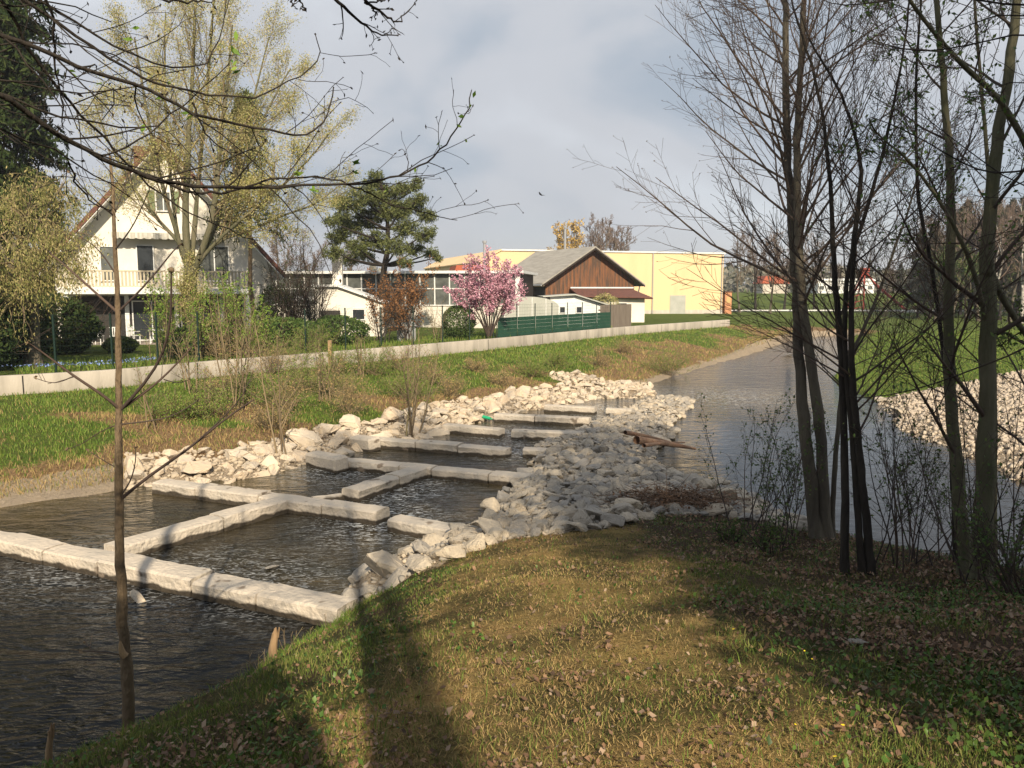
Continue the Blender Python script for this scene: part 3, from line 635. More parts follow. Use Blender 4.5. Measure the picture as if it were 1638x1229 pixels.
# lone stones in the water
for (a, b, s, lab) in ((208, 934, .13, 'small round pale stone in the water below the nearest beam'), (222, 961, .34, 'flat pointed stone slab in the dark water below the nearest beam'), (437, 912, .32, 'rounded dark stone breaking the surface of the first pool'), (797, 768, .2, 'dark wet stone in the second pool by the cobbles'), (832, 779, .2, 'dark wet stone at the right rim of the second pool'), (1372, 1078, .16, 'small white pointed stone lying in the ivy'), (1437, 664, .9, 'big cream block at the water edge of the right beach'), (1405, 642, .6, 'smaller cream block on the tip of the right beach')):
    zz = .0 if b < 970 and a < 1000 else None
    if zz is None:
        if a == 1372: p = PD(a, b, 4.9); zz = H(p[0], p[1])
        else: p = P(a, b, .1); zz = .1
    else: p = P(a, b, 0)
    o = rock_obj('stone', sml[2] if a != 222 else big[3], p[0], p[1], zz, s, g, .15, flat=.6); tag(o, lab, 'stone')

# ------------------------------------------------------------------ flood wall
def smooth_line(pl, step):
    pl = np.array([(*p, 0) for p in pl], float); L = np.linalg.norm(np.diff(pl, axis=0), axis=1).sum(); return resample(pl, int(L / step) + 2)[:, :2]
wl = smooth_line(wall_line, .6); T = np.gradient(wl, axis=0); T /= np.linalg.norm(T, axis=1, keepdims=True); Nn = np.stack([T[:, 1], -T[:, 0]], 1)
V = []
for p, n_ in zip(wl, Nn):
    for off, z in ((.16, .4), (.16, 1.80), (.145, 1.82), (-.145, 1.82), (-.16, 1.80), (-.16, .4)): V.append((p[0] + n_[0] * off, p[1] + n_[1] * off, z))
k = 6; idx = np.arange(len(wl) * k).reshape(-1, k)
fq = np.stack([idx[:-1], idx[1:], np.roll(idx, -1, 1)[1:], np.roll(idx, -1, 1)[:-1]], -1).reshape(-1, 4)
mw_ = None
mw = mat('flood_wall_concrete', (.43, .385, .32), .9, (.25, .225, .185), 1.6, .3, 22, stretch=(1, 1, .2), lo=.42, hi=.72)
tag(link('flood_wall', fast_mesh('flood_wall', V, [fq]), mw), 'long low pale concrete flood wall between the gardens and the river bank', 'wall')

def wall_at(pxx, off=0.0, z=1.85):
    """point on the wall line under image column pxx, shifted off metres to the garden side"""
    q = proj(wl[:, 0], wl[:, 1], np.full(len(wl), z)); m_ = (wl[:, 1] > 15); xs_ = q[0][m_]; i = np.interp(pxx, xs_, np.arange(len(wl))[m_])
    a = np.array([np.interp(i, np.arange(len(wl)), wl[:, 0]), np.interp(i, np.arange(len(wl)), wl[:, 1])]); n_ = np.array([np.interp(i, np.arange(len(wl)), Nn[:, 0]), np.interp(i, np.arange(len(wl)), Nn[:, 1])])
    return a - n_ * off
jt = MB()
for q_ in range(10, 900, 60):
    i_ = int(len(wl) * .35) + q_ // 6
    if i_ >= len(wl) - 1: break
    c_ = wl[i_]; u_ = T[i_]; n_ = Nn[i_]; f_ = c_ + n_ * .157
    v_ = [jt.bm.verts.new((f_[0] + u_[0] * a_ + n_[0] * o_, f_[1] + u_[1] * a_ + n_[1] * o_, z_)) for a_ in (-.02, .02) for o_ in (0, .008) for z_ in (.4, 1.8)]
    bmesh.ops.convex_hull(jt.bm, input=v_)
jt.build('joint', M['dark'], bpy.data.objects['flood_wall'])
# ---- green mesh fence on the garden side
def fence(px0, px1, off, label, screen=False, n=None, h=1.95, base=1.72):
    a0, a1 = wall_at(px0, off), wall_at(px1, off); root = empty('mesh_fence', (a0[0], a0[1], base)); tag(root, label, 'fence')
    L = np.linalg.norm(a1 - a0); n = n or max(2, round(L / 2.5)); cols = np.linspace(px0, px1, 400); line = np.array([wall_at(c, off) for c in cols]); dd = np.r_[0, np.cumsum(np.linalg.norm(np.diff(line, axis=0), axis=1))]
    f = lambda d: np.array([np.interp(d, dd, line[:, 0]) - a0[0], np.interp(d, dd, line[:, 1]) - a0[1]])
    for i in range(n + 1):
        p = f(dd[-1] * i / n); mb = MB(); mb.box(p[0] - .028, p[0] + .028, p[1] - .028, p[1] + .028, -.1, h + .05); mb.build('post', M['green_metal'], root)
    tb = Tubes()
    for z in np.arange(.15, h + .01, .2):
        tb.add(np.array([[*f(d), z] for d in np.linspace(0, dd[-1], n * 2 + 1)]), np.full(n * 2 + 1, .004), 3)
    for d in np.arange(0, dd[-1], .1 if not screen else .2):
        q = f(d); tb.add(np.array([[*q, .1], [*q, h]]), np.full(2, .0022), 3)
    link('mesh_panel', tb.mesh('mesh_panel'), M['green_metal'], root)
    if screen:
        for i in range(n):
            d0, d1 = dd[-1] * i / n + .05, dd[-1] * (i + 1) / n - .05; p, q = f(d0), f(d1)
            sc_ = MB()
            for kx in range(5):
                z0 = .1 + kx * .225
                u = (q - p) / np.linalg.norm(q - p); nn = np.array([u[1], -u[0]]) * .02
                bmv = [sc_.bm.verts.new((p[0] + nn[0] * s1 if e == 0 else q[0] + nn[0] * s1, p[1] + nn[1] * s1 if e == 0 else q[1] + nn[1] * s1, z)) for e in (0, 1) for s1 in (1, 2) for z in (z0, z0 + .217)]
                bmesh.ops.convex_hull(sc_.bm, input=bmv)
            sc_.build('screen', M['green_pvc'], root)
    return root
fence(-120, 330, .45, 'green wire mesh fence with posts behind the flood wall, in front of the white house', n=5)
fence(500, 800, .45, 'green wire mesh fence in front of the long glazed hall and pink tree')
fence(803, 983, .35, 'green fence with dark green plastic privacy screen below the barn', True, n=7)
wp = wall_at(984, .35); wq = wall_at(1037, .35)

# ------------------------------------------------------------------ buildings
def win(parent, x0, x1, z0, z1, y=-.03, frame='white2', glass='glass', bars=1, d=.09, name='window'):
    fr = MB(); t = .06
    fr.box(x0, x1, y - d, y, z0, z0 + t); fr.box(x0, x1, y - d, y, z1 - t, z1); fr.box(x0, x0 + t, y - d, y, z0 + t, z1 - t); fr.box(x1 - t, x1, y - d, y, z0 + t, z1 - t)
    for i in range(1, bars + 1):
        xc = x0 + (x1 - x0) * i / (bars + 1); fr.box(xc - t / 2, xc + t / 2, y - d + .01, y, z0 + t, z1 - t)
    o = fr.build(name, M[frame], parent); MB().box(x0 + t, x1 - t, y - .025, y + .005, z0 + t, z1 - t).build('pane', M[glass], o); return o
def floor_z(p): return H(p[0], p[1])
# white gabled house
Yh = 45.0; hb = PD(272, 540, Yh); hz = 1.7
house = empty('gabled_house', (hb[0], hb[1], hz), R(20)); tag(house, 'white two-storey house with a steep brown tiled gable, balcony and striped awning', 'house')
W2, EV, AP, DEP = 5.5, 4.35, 10.85, 12
MB().prism([(-W2, -.3), (W2, -.3), (W2, EV), (0, AP - .25), (-W2, EV)], 0, DEP).build('wall', M['white'], house)
sl = (AP - .25 - EV) / W2; ov = .75; tk = .28
for s in (-1, 1):
    x1 = s * (W2 + ov); z1 = EV - sl * ov
    MB().prism([(0, AP - .22), (x1, z1 + .02), (x1, z1 + .02 + tk), (0, AP - .22 + tk + .1)][::s], -1.0, DEP + .8).build('roof', M['tile'], house)
    MB().prism([(0, AP - .27), (x1 * .99, z1 + -.04), (x1 * .99, z1 + .015), (0, AP - .225)][::s], -.98, DEP + .7).build('soffit', M['white2'], house)
# upper floor
win(house, -1.5, -.6, 3.3, 5.3, bars=0); win(house, -3.3, -2.5, 3.3, 5.2, bars=0, glass='glass_dusty'); win(house, 1.7, 3.3, 3.3, 5.3, bars=1, glass='glass_dusty')
MB().box(-1.5, -1.25, -.02, -.008, 3.4, 5.2).build('curtain', M['white2'], house)
o = win(house, -.4, .4, 7.1, 8.2, bars=1, glass='glass_dusty')
M['shutter'] = mat('green_shutter', (.16, .2, .1), .7)
for s in (-1, 1): MB().box(*sorted((s * .44, s * .8)), -.1, -.035, 7.08, 8.22).build('shutter', M['shutter'], house)
# awning roll with scalloped valance
aw = MB(); aw.box(-2.6, 3.0, -.75, -.05, 5.78, 5.9); 
for i in range(14):
    x = -2.6 + i * .4; aw.bm.faces.ensure_lookup_table()
    aw.prism([(x, 5.78), (x, 5.62), (x + .1, 5.56), (x + .3, 5.56), (x + .4, 5.62), (x + .4, 5.78)], -.77, -.74)
aw.build('awning', mat('awning_cloth', (.62, .6, .55), .8, (.3, .28, .22), 3, stretch=(3, 0, 0)), house)
# balcony
MB().box(-5.2, 4.3, -1.75, -.01, 2.62, 2.9).build('balcony_slab', M['white2'], house)
rl = MB(); rl.box(-5.2, 4.3, -1.75, -1.68, 3.78, 3.86); rl.box(-5.2, 4.3, -1.74, -1.69, 3.0, 3.05)
for i in range(54):
    x = -5.15 + i * .177; rl.box(x, x + .1, -1.73, -1.7, 3.05, 3.78)
for x in (-5.2, 4.23): rl.box(x, x + .07, -1.68, -.02, 3.7, 3.8)
rl.build('balcony_railing', mat('pale_wood_rail', (.52, .46, .34), .8, (.42, .36, .26), 2), house)
# ground floor openings
MB().box(-4.7, 3.9, -.06, -.012, -.1, 2.5).build('recess_shade', M['dark'], house)  # flat near-black panel on the wall face, painting the shade below the balcony
for x in (-4.9, -2.2, .3, 2.7, 4.05): MB().box(x, x + .22, -1.6 if x in (-4.9, 4.05) else -.16, -1.38 if x in (-4.9, 4.05) else -.065, -.1, 2.6).build('column', M['white2'], house)
for x0 in (-1.85, .62): win(house, x0, x0 + 2.0, .05, 2.25, y=-.07, bars=1, name='glass_door')
MB().box(-5.3, 4.3, -3.2, -.18, -.3, .02).build('terrace', mat('terrace_slab', (.35, .3, .25), .9), house)
MB().box(W2 + .02, W2 + 3.2, 1.5, 7, 2.2, 2.4).build('carport_roof', M['white2'], house)
ch = MB().box(-1.7, -1.1, 4, 4.7, 8.3, 11.2).build('chimney', M['tile'], house)
# garden furniture on the terrace
def chair(x, y, rz, lab):
    p = house.matrix_basis @ Vector((x, y, .02)); r = empty('garden_chair', p, R(20) + rz); tag(r, lab, 'chair', 'white plastic garden chairs on the terrace')
    MB().box(-.24, .24, -.22, .22, .42, .46).build('seat', M['white2'], r)
    b = MB()
    for i in range(5): b.box(-.22 + i * .1, -.17 + i * .1, .2, .23, .46, .86)
    b.box(-.25, .25, .2, .24, .86, .92); b.build('backrest', M['white2'], r)
    for sx in (-.22, .18):
        for sy in (-.2, .17): MB().box(sx, sx + .04, sy, sy + .04, 0, .42).build('leg', M['white2'], r)
        MB().box(sx, sx + .04, -.2, .2, .64, .67).build('armrest', M['white2'], r)
chair(-3.3, -2.5, 2.9, 'leftmost white garden chair on the house terrace'); chair(-2.5, -2.6, 3.3, 'middle white garden chair on the house terrace'); chair(-1.6, -2.3, 2.2, 'white garden chair nearest the terrace table')
r = empty('garden_table', house.matrix_basis @ Vector((-.3, -2.5, .02)), R(20)); tag(r, 'low white garden table standing on the house terrace', 'table')
MB().box(-.6, .6, -.4, .4, .68, .73).build('tabletop', M['white2'], r)
for sx in (-.55, .5):
    for sy in (-.35, .3): MB().box(sx, sx + .05, sy, sy + .05, 0, .68).build('leg', M['white2'], r)

# long glazed hall
Yg = 60.0; a = PD(396, 433, Yg + 3); b = PD(832, 433, Yg); ang = math.atan2(b[1] - a[1], b[0] - a[0]); L = np.hypot(*(b - a)[:2])
hall = empty('glazed_hall', (a[0], a[1], 1.7), ang); tag(hall, 'long low hall with a dusty glazed front and flat roof above a white base wall', 'hall')
top = b[2] - 1.7
MB().box(0, L, 0, 9, -.3, 1.66).build('base_wall', M['white'], hall)
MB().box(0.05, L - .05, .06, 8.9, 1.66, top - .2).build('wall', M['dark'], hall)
MB().box(-.3, L + .3, -.45, 9.3, top - .2, top).build('roof', M['white2'], hall)
gp = MB(); gp.box(.1, L - .1, .02, .05, 1.66, top - .2); gp.build('glazing', M['glass_dusty'], hall)
fr = MB()
for i in range(int(L / 1.14) + 1): x = i * 1.14; fr.box(x, x + .09, -.06, .015, 1.66, top - .2)
fr.box(0, L, -.05, .01, 2.9, 2.98); fr.box(0, L, -.08, -.0, 1.66, 1.74); fr.build('mullions', M['white2'], hall)
MB().box(L - .35, L, -.1, .05, -.2, top - .2).build('corner_pillar', M['white2'], hall)
# white annexe with mono-pitch roof
a = PD(503, 458, 49); an = empty('annexe', (a[0], a[1], 1.7), R(6)); tag(an, 'small white outbuilding with sloping roof behind the dark bare bushes', 'outbuilding')
z1, z2 = 3.0, 2.0
MB().prism([(0, -.3), (4.1, -.3), (4.1, z2), (1.4, z1), (0, z1)], 0, 4).build('wall', M['white'], an)
MB().prism([(-.15, z1 + .03), (1.4, z1 + .03), (4.4, z2 - .06), (4.4, z2 + .06), (1.42, z1 + .16), (-.15, z1 + .16)], -.25, 4.3).build('roof', M['white2'], an)
MB().box(.3, 1.5, -.03, -.005, .1, 1.6).build('door', M['dark'], an)
win(an, 2.2, 3.0, 1.0, 1.7, y=-.005, bars=0)
MB().box(.9, 1.5, 1.5, 2.2, 3.16, 5.2).build('chimney', M['white'], an)
# red-roofed house behind the hall
a = PD(756, 431, 84); o = empty('red_roofed_house', (a[0], a[1], 1.7), R(10)); tag(o, 'house showing only its red tiled roof behind the pink tree', 'house')
MB().box(-1.6, 1.6, 0, 6, -.3, 4.8).build('wall', M['white'], o); MB().prism([(-1.9, 4.7), (1.9, 4.7), (1.7, 5.4), (-1.7, 5.4)], -.3, 6.3).build('roof', M['tile_red'], o)
# barn
a = PD(946, 394, 75.); barn = empty('wooden_barn', (a[0], a[1], 1.7), R(25)); tag(barn, 'barn with weathered brown plank gable and grey fibre cement roof', 'barn')
bw, be, ba, bd = 4.75, 3.7, a[2] - 1.7 - .2, 11
MB().prism([(-bw, 1.9), (bw, 1.9), (bw, be), (0, ba), (-bw, be)], 0, .15).build('plank_gable', M['wood'], barn)
bt = MB()
for i in range(48):
    x = -bw + .1 + i * .198; zt = be + (ba - be) * (1 - abs(x + .01) / bw) - .06; bt.box(x, x + .025, -.025, 0.005, 1.9, zt)
bt.build('battens', M['wood'], barn)
MB().box(-bw + .2, bw - .05, .2, bd, -.3, 3.2).build('interior_shade', M['dark'], barn)  # near-black block, painting the shade under the open-sided roof
MB().box(-bw, bw, 0.02, .18, -.3, 1.9).build('lower_wall', M['wood_grey'], barn)
s_ = (ba - be) / bw
for s in (-1, 1):
    x1 = s * (bw + .7); z1 = be - s_ * .7
    MB().prism([(0, ba + .03), (x1, z1 + .03), (x1, z1 + .16), (0, ba + .17)][::s], -.75, bd + .5).build('roof', M['slate'], barn)
    MB().prism([(0, ba - .14), (x1, z1 - .12), (x1, z1 + .025), (0, ba + .025)][::s], -.78, -.68).build('verge_board', mat('dark_verge', (.03, .022, .018), .8), barn)
    MB().bar((x1 + s * .06, -.7, z1), (x1 + s * .06, bd + .5, z1), .07).build('gutter', M['metal'], barn)
for y in (2.5, 5.5, 8.5): MB().box(-bw - .05, -bw + .12, y, y + .18, -.3, be - .1).build('post', M['wood_grey'], barn)
MB().bar((bw + .75, .2, be - .5), (bw + .2, .3, .2), .06).build('downpipe', M['metal'], barn)
# red lean-to beside the barn
a = PD(930, 474, 70); sh_ = empty('red_roofed_shed', (a[0], a[1], 1.7), R(8)); tag(sh_, 'lean-to with shallow red roof and white wall in front of the barn gable', 'shed')
MB().box(.2, 5.8, .4, 3.6, -.3, 2.15).build('wall', M['white'], sh_)
MB().prism([(-.1, 2.2), (6.4, 2.05), (6.4, 2.17), (-.1, 2.32)], -.1, .5).build('fascia', M['tile'], sh_)
rf = MB(); v = [rf.bm.verts.new(c) for c in ((-.2, -.2, 2.33), (6.3, -.2, 2.2), (5.6, 3.8, 2.95), (-.2, 3.8, 3.0), (-.2, -.2, 2.25), (6.3, -.2, 2.12), (5.6, 3.8, 2.87), (-.2, 3.8, 2.92))]
for f in ((0, 1, 2, 3), (7, 6, 5, 4), (0, 4, 5, 1), (1, 5, 6, 2), (2, 6, 7, 3), (3, 7, 4, 0)): rf.bm.faces.new([v[i] for i in f])
rf.build('roof', M['tile'], sh_)
MB().box(-.2, 5.7, 3.55, 3.85, 3.0, 3.12).build('flashing', M['white2'], sh_)
win(sh_, 3.2, 4.2, 1.0, 1.75, y=.39, bars=0)
# plank doors beside it
dr = empty('plank_gate', (*wall_at(984, 1.2), 1.7), math.atan2(*(wq - wp)[::-1])); tag(dr, 'weathered grey plank doors at the right end of the green fence', 'gate'); Lg = np.linalg.norm(wq - wp) * .9
for i in range(5): MB().box(Lg * i / 5 + .02, Lg * (i + 1) / 5 - .02, 0, .06, -.1, 1.75).build('board_panel', M['wood_grey'], dr)
MB().box(-.1, Lg + .1, .07, .15, 1.3, 1.42).build('crossbar', M['wood_grey'], dr)
# small white shed with mono-pitch roof
a = PD(880, 470, 62); o = empty('white_shed', (a[0], a[1], 1.7), R(6)); tag(o, 'small white timber shed with two little windows and sloping roof', 'shed')
MB().prism([(0, -.3), (4.6, -.3), (4.6, 1.6), (1.9, 2.42), (0, 2.3)], 0, 3).build('wall', M['white2'], o)
MB().prism([(-.6, 2.3), (1.9, 2.45), (5.2, 1.45), (5.2, 1.53), (1.9, 2.55), (-.6, 2.38)], -.35, 3.3).build('roof', M['poly'], o)
for x in (.7, 2.0): win(o, x, x + .5, 1.05, 1.6, y=-.005, bars=0)
for x in (.15, 4.3): MB().bar((x, -.02, 1.0), (x + .0, -.33, 1.5), .035).build('brace', M['white2'], o)
# polytunnel greenhouse
a = PD(806, 478, 58); o = empty('greenhouse', (a[0], a[1], 1.7), R(4)); tag(o, 'grey translucent greenhouse with curved roof behind the privacy fence', 'greenhouse')
prof = [(0, -.3), (4.0, -.3), (4.0, 1.6)] + [(2.0 + 2.0 * math.cos(t), 1.6 + .75 * math.sin(t)) for t in np.linspace(.25, math.pi - .25, 8)] + [(0, 1.6)]
MB().prism(prof, 0, 5).build('cover', M['poly'], o)
rb = MB()
for x in (.02, 1.0, 2.0, 3.0, 3.94): rb.box(x, x + .05, -.05, -.005, -.2, 1.6 + .7 * math.sin(math.acos(max(-1, min(1, (x - 2) / 2.02)))))
rb.build('frame', M['white2'], o)
# yellow building
ya = PD(804, 397, 95); yb = PD(1158, 403, 104); ang = math.atan2(yb[1] - ya[1], yb[0] - ya[0]); L = float(np.hypot(*(yb - ya)[:2]))
yel = empty('yellow_warehouse', (ya[0], ya[1], 1.7), ang); tag(yel, 'large windowless yellow warehouse with flat white-edged roof', 'warehouse'); hh = (ya[2] + yb[2]) / 2 - 1.7
MB().prism([(-2.7, -.5), (L, -.5), (L, hh - .3), (0, hh - .3), (-2.7, hh - 1.6)], 0, 32).build('wall', M['yellow'], yel)
MB().prism([(-2.9, hh - 1.68), (-.15, hh - .29), (-.15, hh - .12), (-2.9, hh - 1.55)], -.15, 32.15).build('roof', M['yellow'], yel)
MB().box(-.15, L + .15, -.15, 32.15, hh - .3, hh - .12).build('roof', M['white2'], yel)
for xx in (9.5, 19.5, L - .25): MB().bar((xx, -.12, 0), (xx, -.12, hh - .35), .07).build('downpipe', M['metal'], yel)
MB().box(22, 24.2, -.05, -.003, -.2, 2.2).build('door', M['poly'], yel)
MB().box(0.0, L, -.02, -.002, -.2, .35).build('plinth', M['wall_conc'], yel)
a = PD(1160, 470, 104.5); o = empty('orange_kiosk', (a[0], a[1], 1.7), ang); tag(o, 'small orange block at the right corner of the yellow warehouse', 'kiosk')
MB().box(0, 1.0, 0, 2.2, -.3, 2.6).build('wall', M['orange'], o); MB().box(-.1, 1.1, -.1, 2.3, 2.6, 2.7).build('roof', M['tile'], o); MB().box(.2, .8, -.03, -.004, 1.2, 2.0).build('panel', M['buff'], o)
for (pxx, pyt, YY, lab) in ((904, 365, 88, 'tall thin metal flue above the barn roof'), (775, 389, 74, 'thin metal flue rising behind the pink tree')):
    p = PD(pxx, pyt, YY); o = empty('flue', (p[0], p[1], 1.7)); tag(o, lab, 'flue'); MB().bar((0, 0, 0), (0, 0, p[2] - 1.7), .13).build('pipe', M['metal'], o); MB().bar((0, 0, p[2] - 1.7), (0, 0, p[2] - 1.5), .2).build('cowl', M['metal'], o)
# barbecue, concrete post
p = PD(650, 540, 44.5); o = empty('barbecue', (p[0], p[1], 1.7), .2); tag(o, 'grey brick garden barbecue with pyramid hood and short chimney', 'barbecue')
MB().box(-.5, .5, -.35, .35, 0, .85).build('base', M['bbq'], o)
b_ = MB(); v = [b_.bm.verts.new(c) for c in ((-.55, -.4, .86), (.55, -.4, .86), (.55, .4, .86), (-.55, .4, .86), (-.14, -.12, 1.6), (.14, -.12, 1.6), (.14, .12, 1.6), (-.14, .12, 1.6))]
for f in ((0, 3, 2, 1), (4, 5, 6, 7), (0, 1, 5, 4), (1, 2, 6, 5), (2, 3, 7, 6), (3, 0, 4, 7)): b_.bm.faces.new([v[i] for i in f])
b_.build('hood', M['bbq'], o); MB().box(-.12, .12, -.1, .1, 1.6, 2.0).build('chimney', M['bbq'], o)
p = wall_at(517, -.45); o = MB().box(-.08, .08, -.08, .08, 0, 1.25).build('marker_post', M['stump'], bevel=.01); o.location = (p[0], p[1], H(*p) - .1); tag(o, 'short pale post standing against the river side of the wall', 'post')

# far things beyond the field
o = empty('guard_rail', (0, 0, 1.45)); tag(o, 'low white rail along the far road across the meadow', 'rail')
MB().box(26, 80, 116.9, 117.1, .12, .28).build('rail', M['white2'], o)
for i in range(28): MB().box(26.3 + i * 1.95, 26.45 + i * 1.95, 117.1, 117.2, -.2, .3).build('post', M['white2'], o)
tag(link('road', fast_mesh('road', [(22, 118, 1.475), (140, 118, 1.475), (140, 122, 1.475), (22, 122, 1.475)], [np.array([[0, 1, 2, 3]])]), mat('asphalt', (.08, .08, .08), .9)), kind='structure')
a = PD(1308, 469, 185); b = PD(1398, 469, 185); o = empty('white_hall', (a[0], a[1], H(a[0], a[1]))); tag(o, 'long white building on the far embankment', 'building'); L = b[0] - a[0]; h = PD(1350, 446, 185)[2] - H(a[0], a[1])
MB().box(0, L, 0, 8, -.5, h * .86).build('wall', M['white2'], o); MB().box(-.3, L + .3, -.3, 8.3, h * .86, h).build('roof', mat('white_sheet_roof', (.8, .8, .8), .5), o)
bs = MB()
for i in range(7): bs.box(L * (i + .2) / 7, L * (i + .75) / 7, -.05, -.01, .9, 1.7)
bs.build('windows', M['glass_dusty'], o)
a = PD(1220, 462, 180); o = empty('far_house', (a[0], a[1], H(a[0], a[1]))); tag(o, 'far house with orange-red roof left of the white building', 'house')
MB().box(0, 5.5, 0, 6, -.5, 2.2).build('wall', M['wall_conc'], o); MB().prism([(-.4, 2.2), (5.9, 2.2), (5.0, 3.9), (.6, 3.9)], -.3, 6.3).build('roof', M['tile_red'], o)
# red steel frame
ap_ = PD(1383, 433, 118); base = PD(1380, 497, 118); o = empty('red_steel_frame', (base[0], base[1], 1.45)); tag(o, 'tall red steel tripod frame with a long slanting strut at the far road', 'steel frame')
lc = lambda p: (p[0] - base[0], p[1] - base[1], max(p[2], 1.45) - 1.45)
for nm, q, r in (('leg', PD(1353, 497, 117), .14), ('leg', PD(1381, 497, 119), .12), ('leg', PD(1400, 455, 118), .14), ('leg', PD(1366, 492, 121), .1)):
    MB().bar(lc(q), lc(ap_), r).build(nm, M['red'], o)
MB().bar(lc(PD(1400, 455, 118)), lc(PD(1450, 497, 118)), .22).build('strut', M['red'], o)
tb = MB()
for i in range(6):
    t = i / 6; q = np.array(lc(PD(1353, 497, 117))) * (1 - t) + np.array(lc(ap_)) * t; q2 = np.array(lc(PD(1381, 497, 119))) * (1 - t - .1) + np.array(lc(ap_)) * (t + .1); tb.bar(q, q2, .06)
tb.build('lattice', M['red'], o)
MB().box(*[v for v in (lc(ap_)[0] - .6, lc(ap_)[0] + .6, lc(ap_)[1] - .3, lc(ap_)[1] + .3, lc(ap_)[2] - .2, lc(ap_)[2] + .35)]).build('head', M['red'], o)
a = PD(1450, 497, 116); o = MB().bar((0, 0, 0), (1.2, 0, 0), .1).build('red_post', M['red']); o.location = (a[0] + .9, a[1], 1.55); o.rotation_euler = (0, R(40), 0); o.location.z = 2.2; tag(o, 'short red slanting bar right of the red steel frame', 'bar')
o = MB().box(-1.6, 1.6, -.4, .4, 0, .35).build('concrete_block', M['white2'], bevel=.05); p = PD(1460, 497, 114); o.location = (p[0], p[1], 1.4); tag(o, 'low white block by the rail at the foot of the red strut', 'block')
# bird
p = PD(866, 312, 60); bd_ = MB(); v = [bd_.bm.verts.new(c) for c in ((0, 0, 0), (.3, .06, .1), (.32, -.08, .09), (.08, -.12, 0), (-.08, -.12, 0), (-.32, -.08, .09), (-.3, .06, .1), (0, -.28, .01), (0, .22, 0), (0, 0, -.06))]
for f in ((0, 3, 2, 1), (0, 6, 5, 4), (0, 4, 7, 3), (0, 1, 8), (0, 8, 6), (9, 3, 7), (9, 7, 4), (9, 8, 3), (9, 4, 8)): bd_.bm.faces.new([v[i] for i in f])
o = link('bird', bpy.data.meshes.new('bird'), None); bd_.bm.to_mesh(o.data); bd_.bm.free(); o.data.materials.append(M['bird']); o.location = tuple(p); o.rotation_euler = (.2, .3, .8); tag(o, 'tiny dark bird flying in the grey sky', 'bird')

# ------------------------------------------------------------------ vegetation
def tree(name, label, base, stems, lv, barkm, twigm, leaf=None, leafm=None, group=None, cat='tree', seed=1, leafname='foliage', crown='crown', stem_f=(.3, 1.), reg_trunk=True, parts='trunk'):
    """stems: list of (points, r0, r1); lv: list of dict(cnt, ang, ratio, n, gnarl, trop, L0) per level; leaf: dict(cnt,size,spread,levels,aspect,down)"""
    g = np.random.default_rng(seed); base = np.asarray(base, float)
    root = empty(name, base); tag(root, label, cat, group); tr = Tubes(); cb = Tubes(); allp = []
    cur = []
    for pts, r0, r1 in stems:
        n = max(8, len(pts) * 4); q = resample(np.asarray(pts, float), n) - base; q[1:-1] += g.normal(0, r0 * .07, (n - 2, 3)); r = np.linspace(r0, r1, n) * (1 + g.normal(0, .035, n)); r[0] *= 1.6; r[1] *= 1.15
        tr.add(q, r, 8); cur.append((q[None], r[None], np.array([np.linalg.norm(np.diff(q, axis=0), axis=1).sum()])))
    for li, L in enumerate(lv):
        nxt = []
        for (p, r, ln) in cur:
            f0, f1 = (stem_f if li == 0 else (.2, .97))
            ll = ln if 'L0' not in L else np.full(len(ln), L['L0'])
            s, d, l2, r2 = kids(p, r, ll, L['cnt'], f0, f1, L['ang'], L['ratio'], L.get('rr', .5), g, L.get('taper', .5))
            d = d + UP * L.get('lift', 0); bp, br = grow(s, d, l2, r2, L.get('n', 6), L.get('gnarl', .1), L.get('trop', .05), L.get('tip', .3), g)
            br = np.maximum(br, L.get('rmin', .002)); cb.add(bp, br, 5 if li == 0 else 3); nxt.append((bp, br, l2))
        if L.get('keep'): nxt = nxt + cur
        cur = nxt; allp.append(cur)
    link(parts, tr.mesh(parts), barkm, root)
    if lv: link(crown, cb.mesh(crown), twigm, root)
    if leaf:
        cs = []
        for k_ in leaf.get('levels', (-1,)):
            for (p, r, ln) in allp[k_]: cs.append(along(p, leaf['cnt'], leaf.get('spread', .05), g, leaf.get('f0', .2)))
        c = np.concatenate(cs); sz = g.uniform(.6, 1.3, len(c)) * leaf['size']
        if leaf.get('drop'): c[:, 2] -= g.uniform(0, leaf['drop'], len(c))
        link(leafname, leafmesh(leafname, c, sz, g=g, aspect=leaf.get('aspect', .5), down=leaf.get('down', 0)), leafm, root)
    return root
def vstem(x, y, z0, h, lean=(0, 0), r=.15, r1=.03, g=rng, wob=.1):
    zs = np.linspace(0, h, 5); return [np.array([[x + lean[0] * z / h + (g.normal(0, wob) if 0 < i else 0), y + lean[1] * z / h + (g.normal(0, wob) if 0 < i else 0), z0 + z] for i, z in enumerate(zs)]), r, r1]
def at(pxx, Y, dz=0.0):
    x = PD(pxx, 600, Y)[0]; return np.array([x, Y, H(x, Y) + dz])

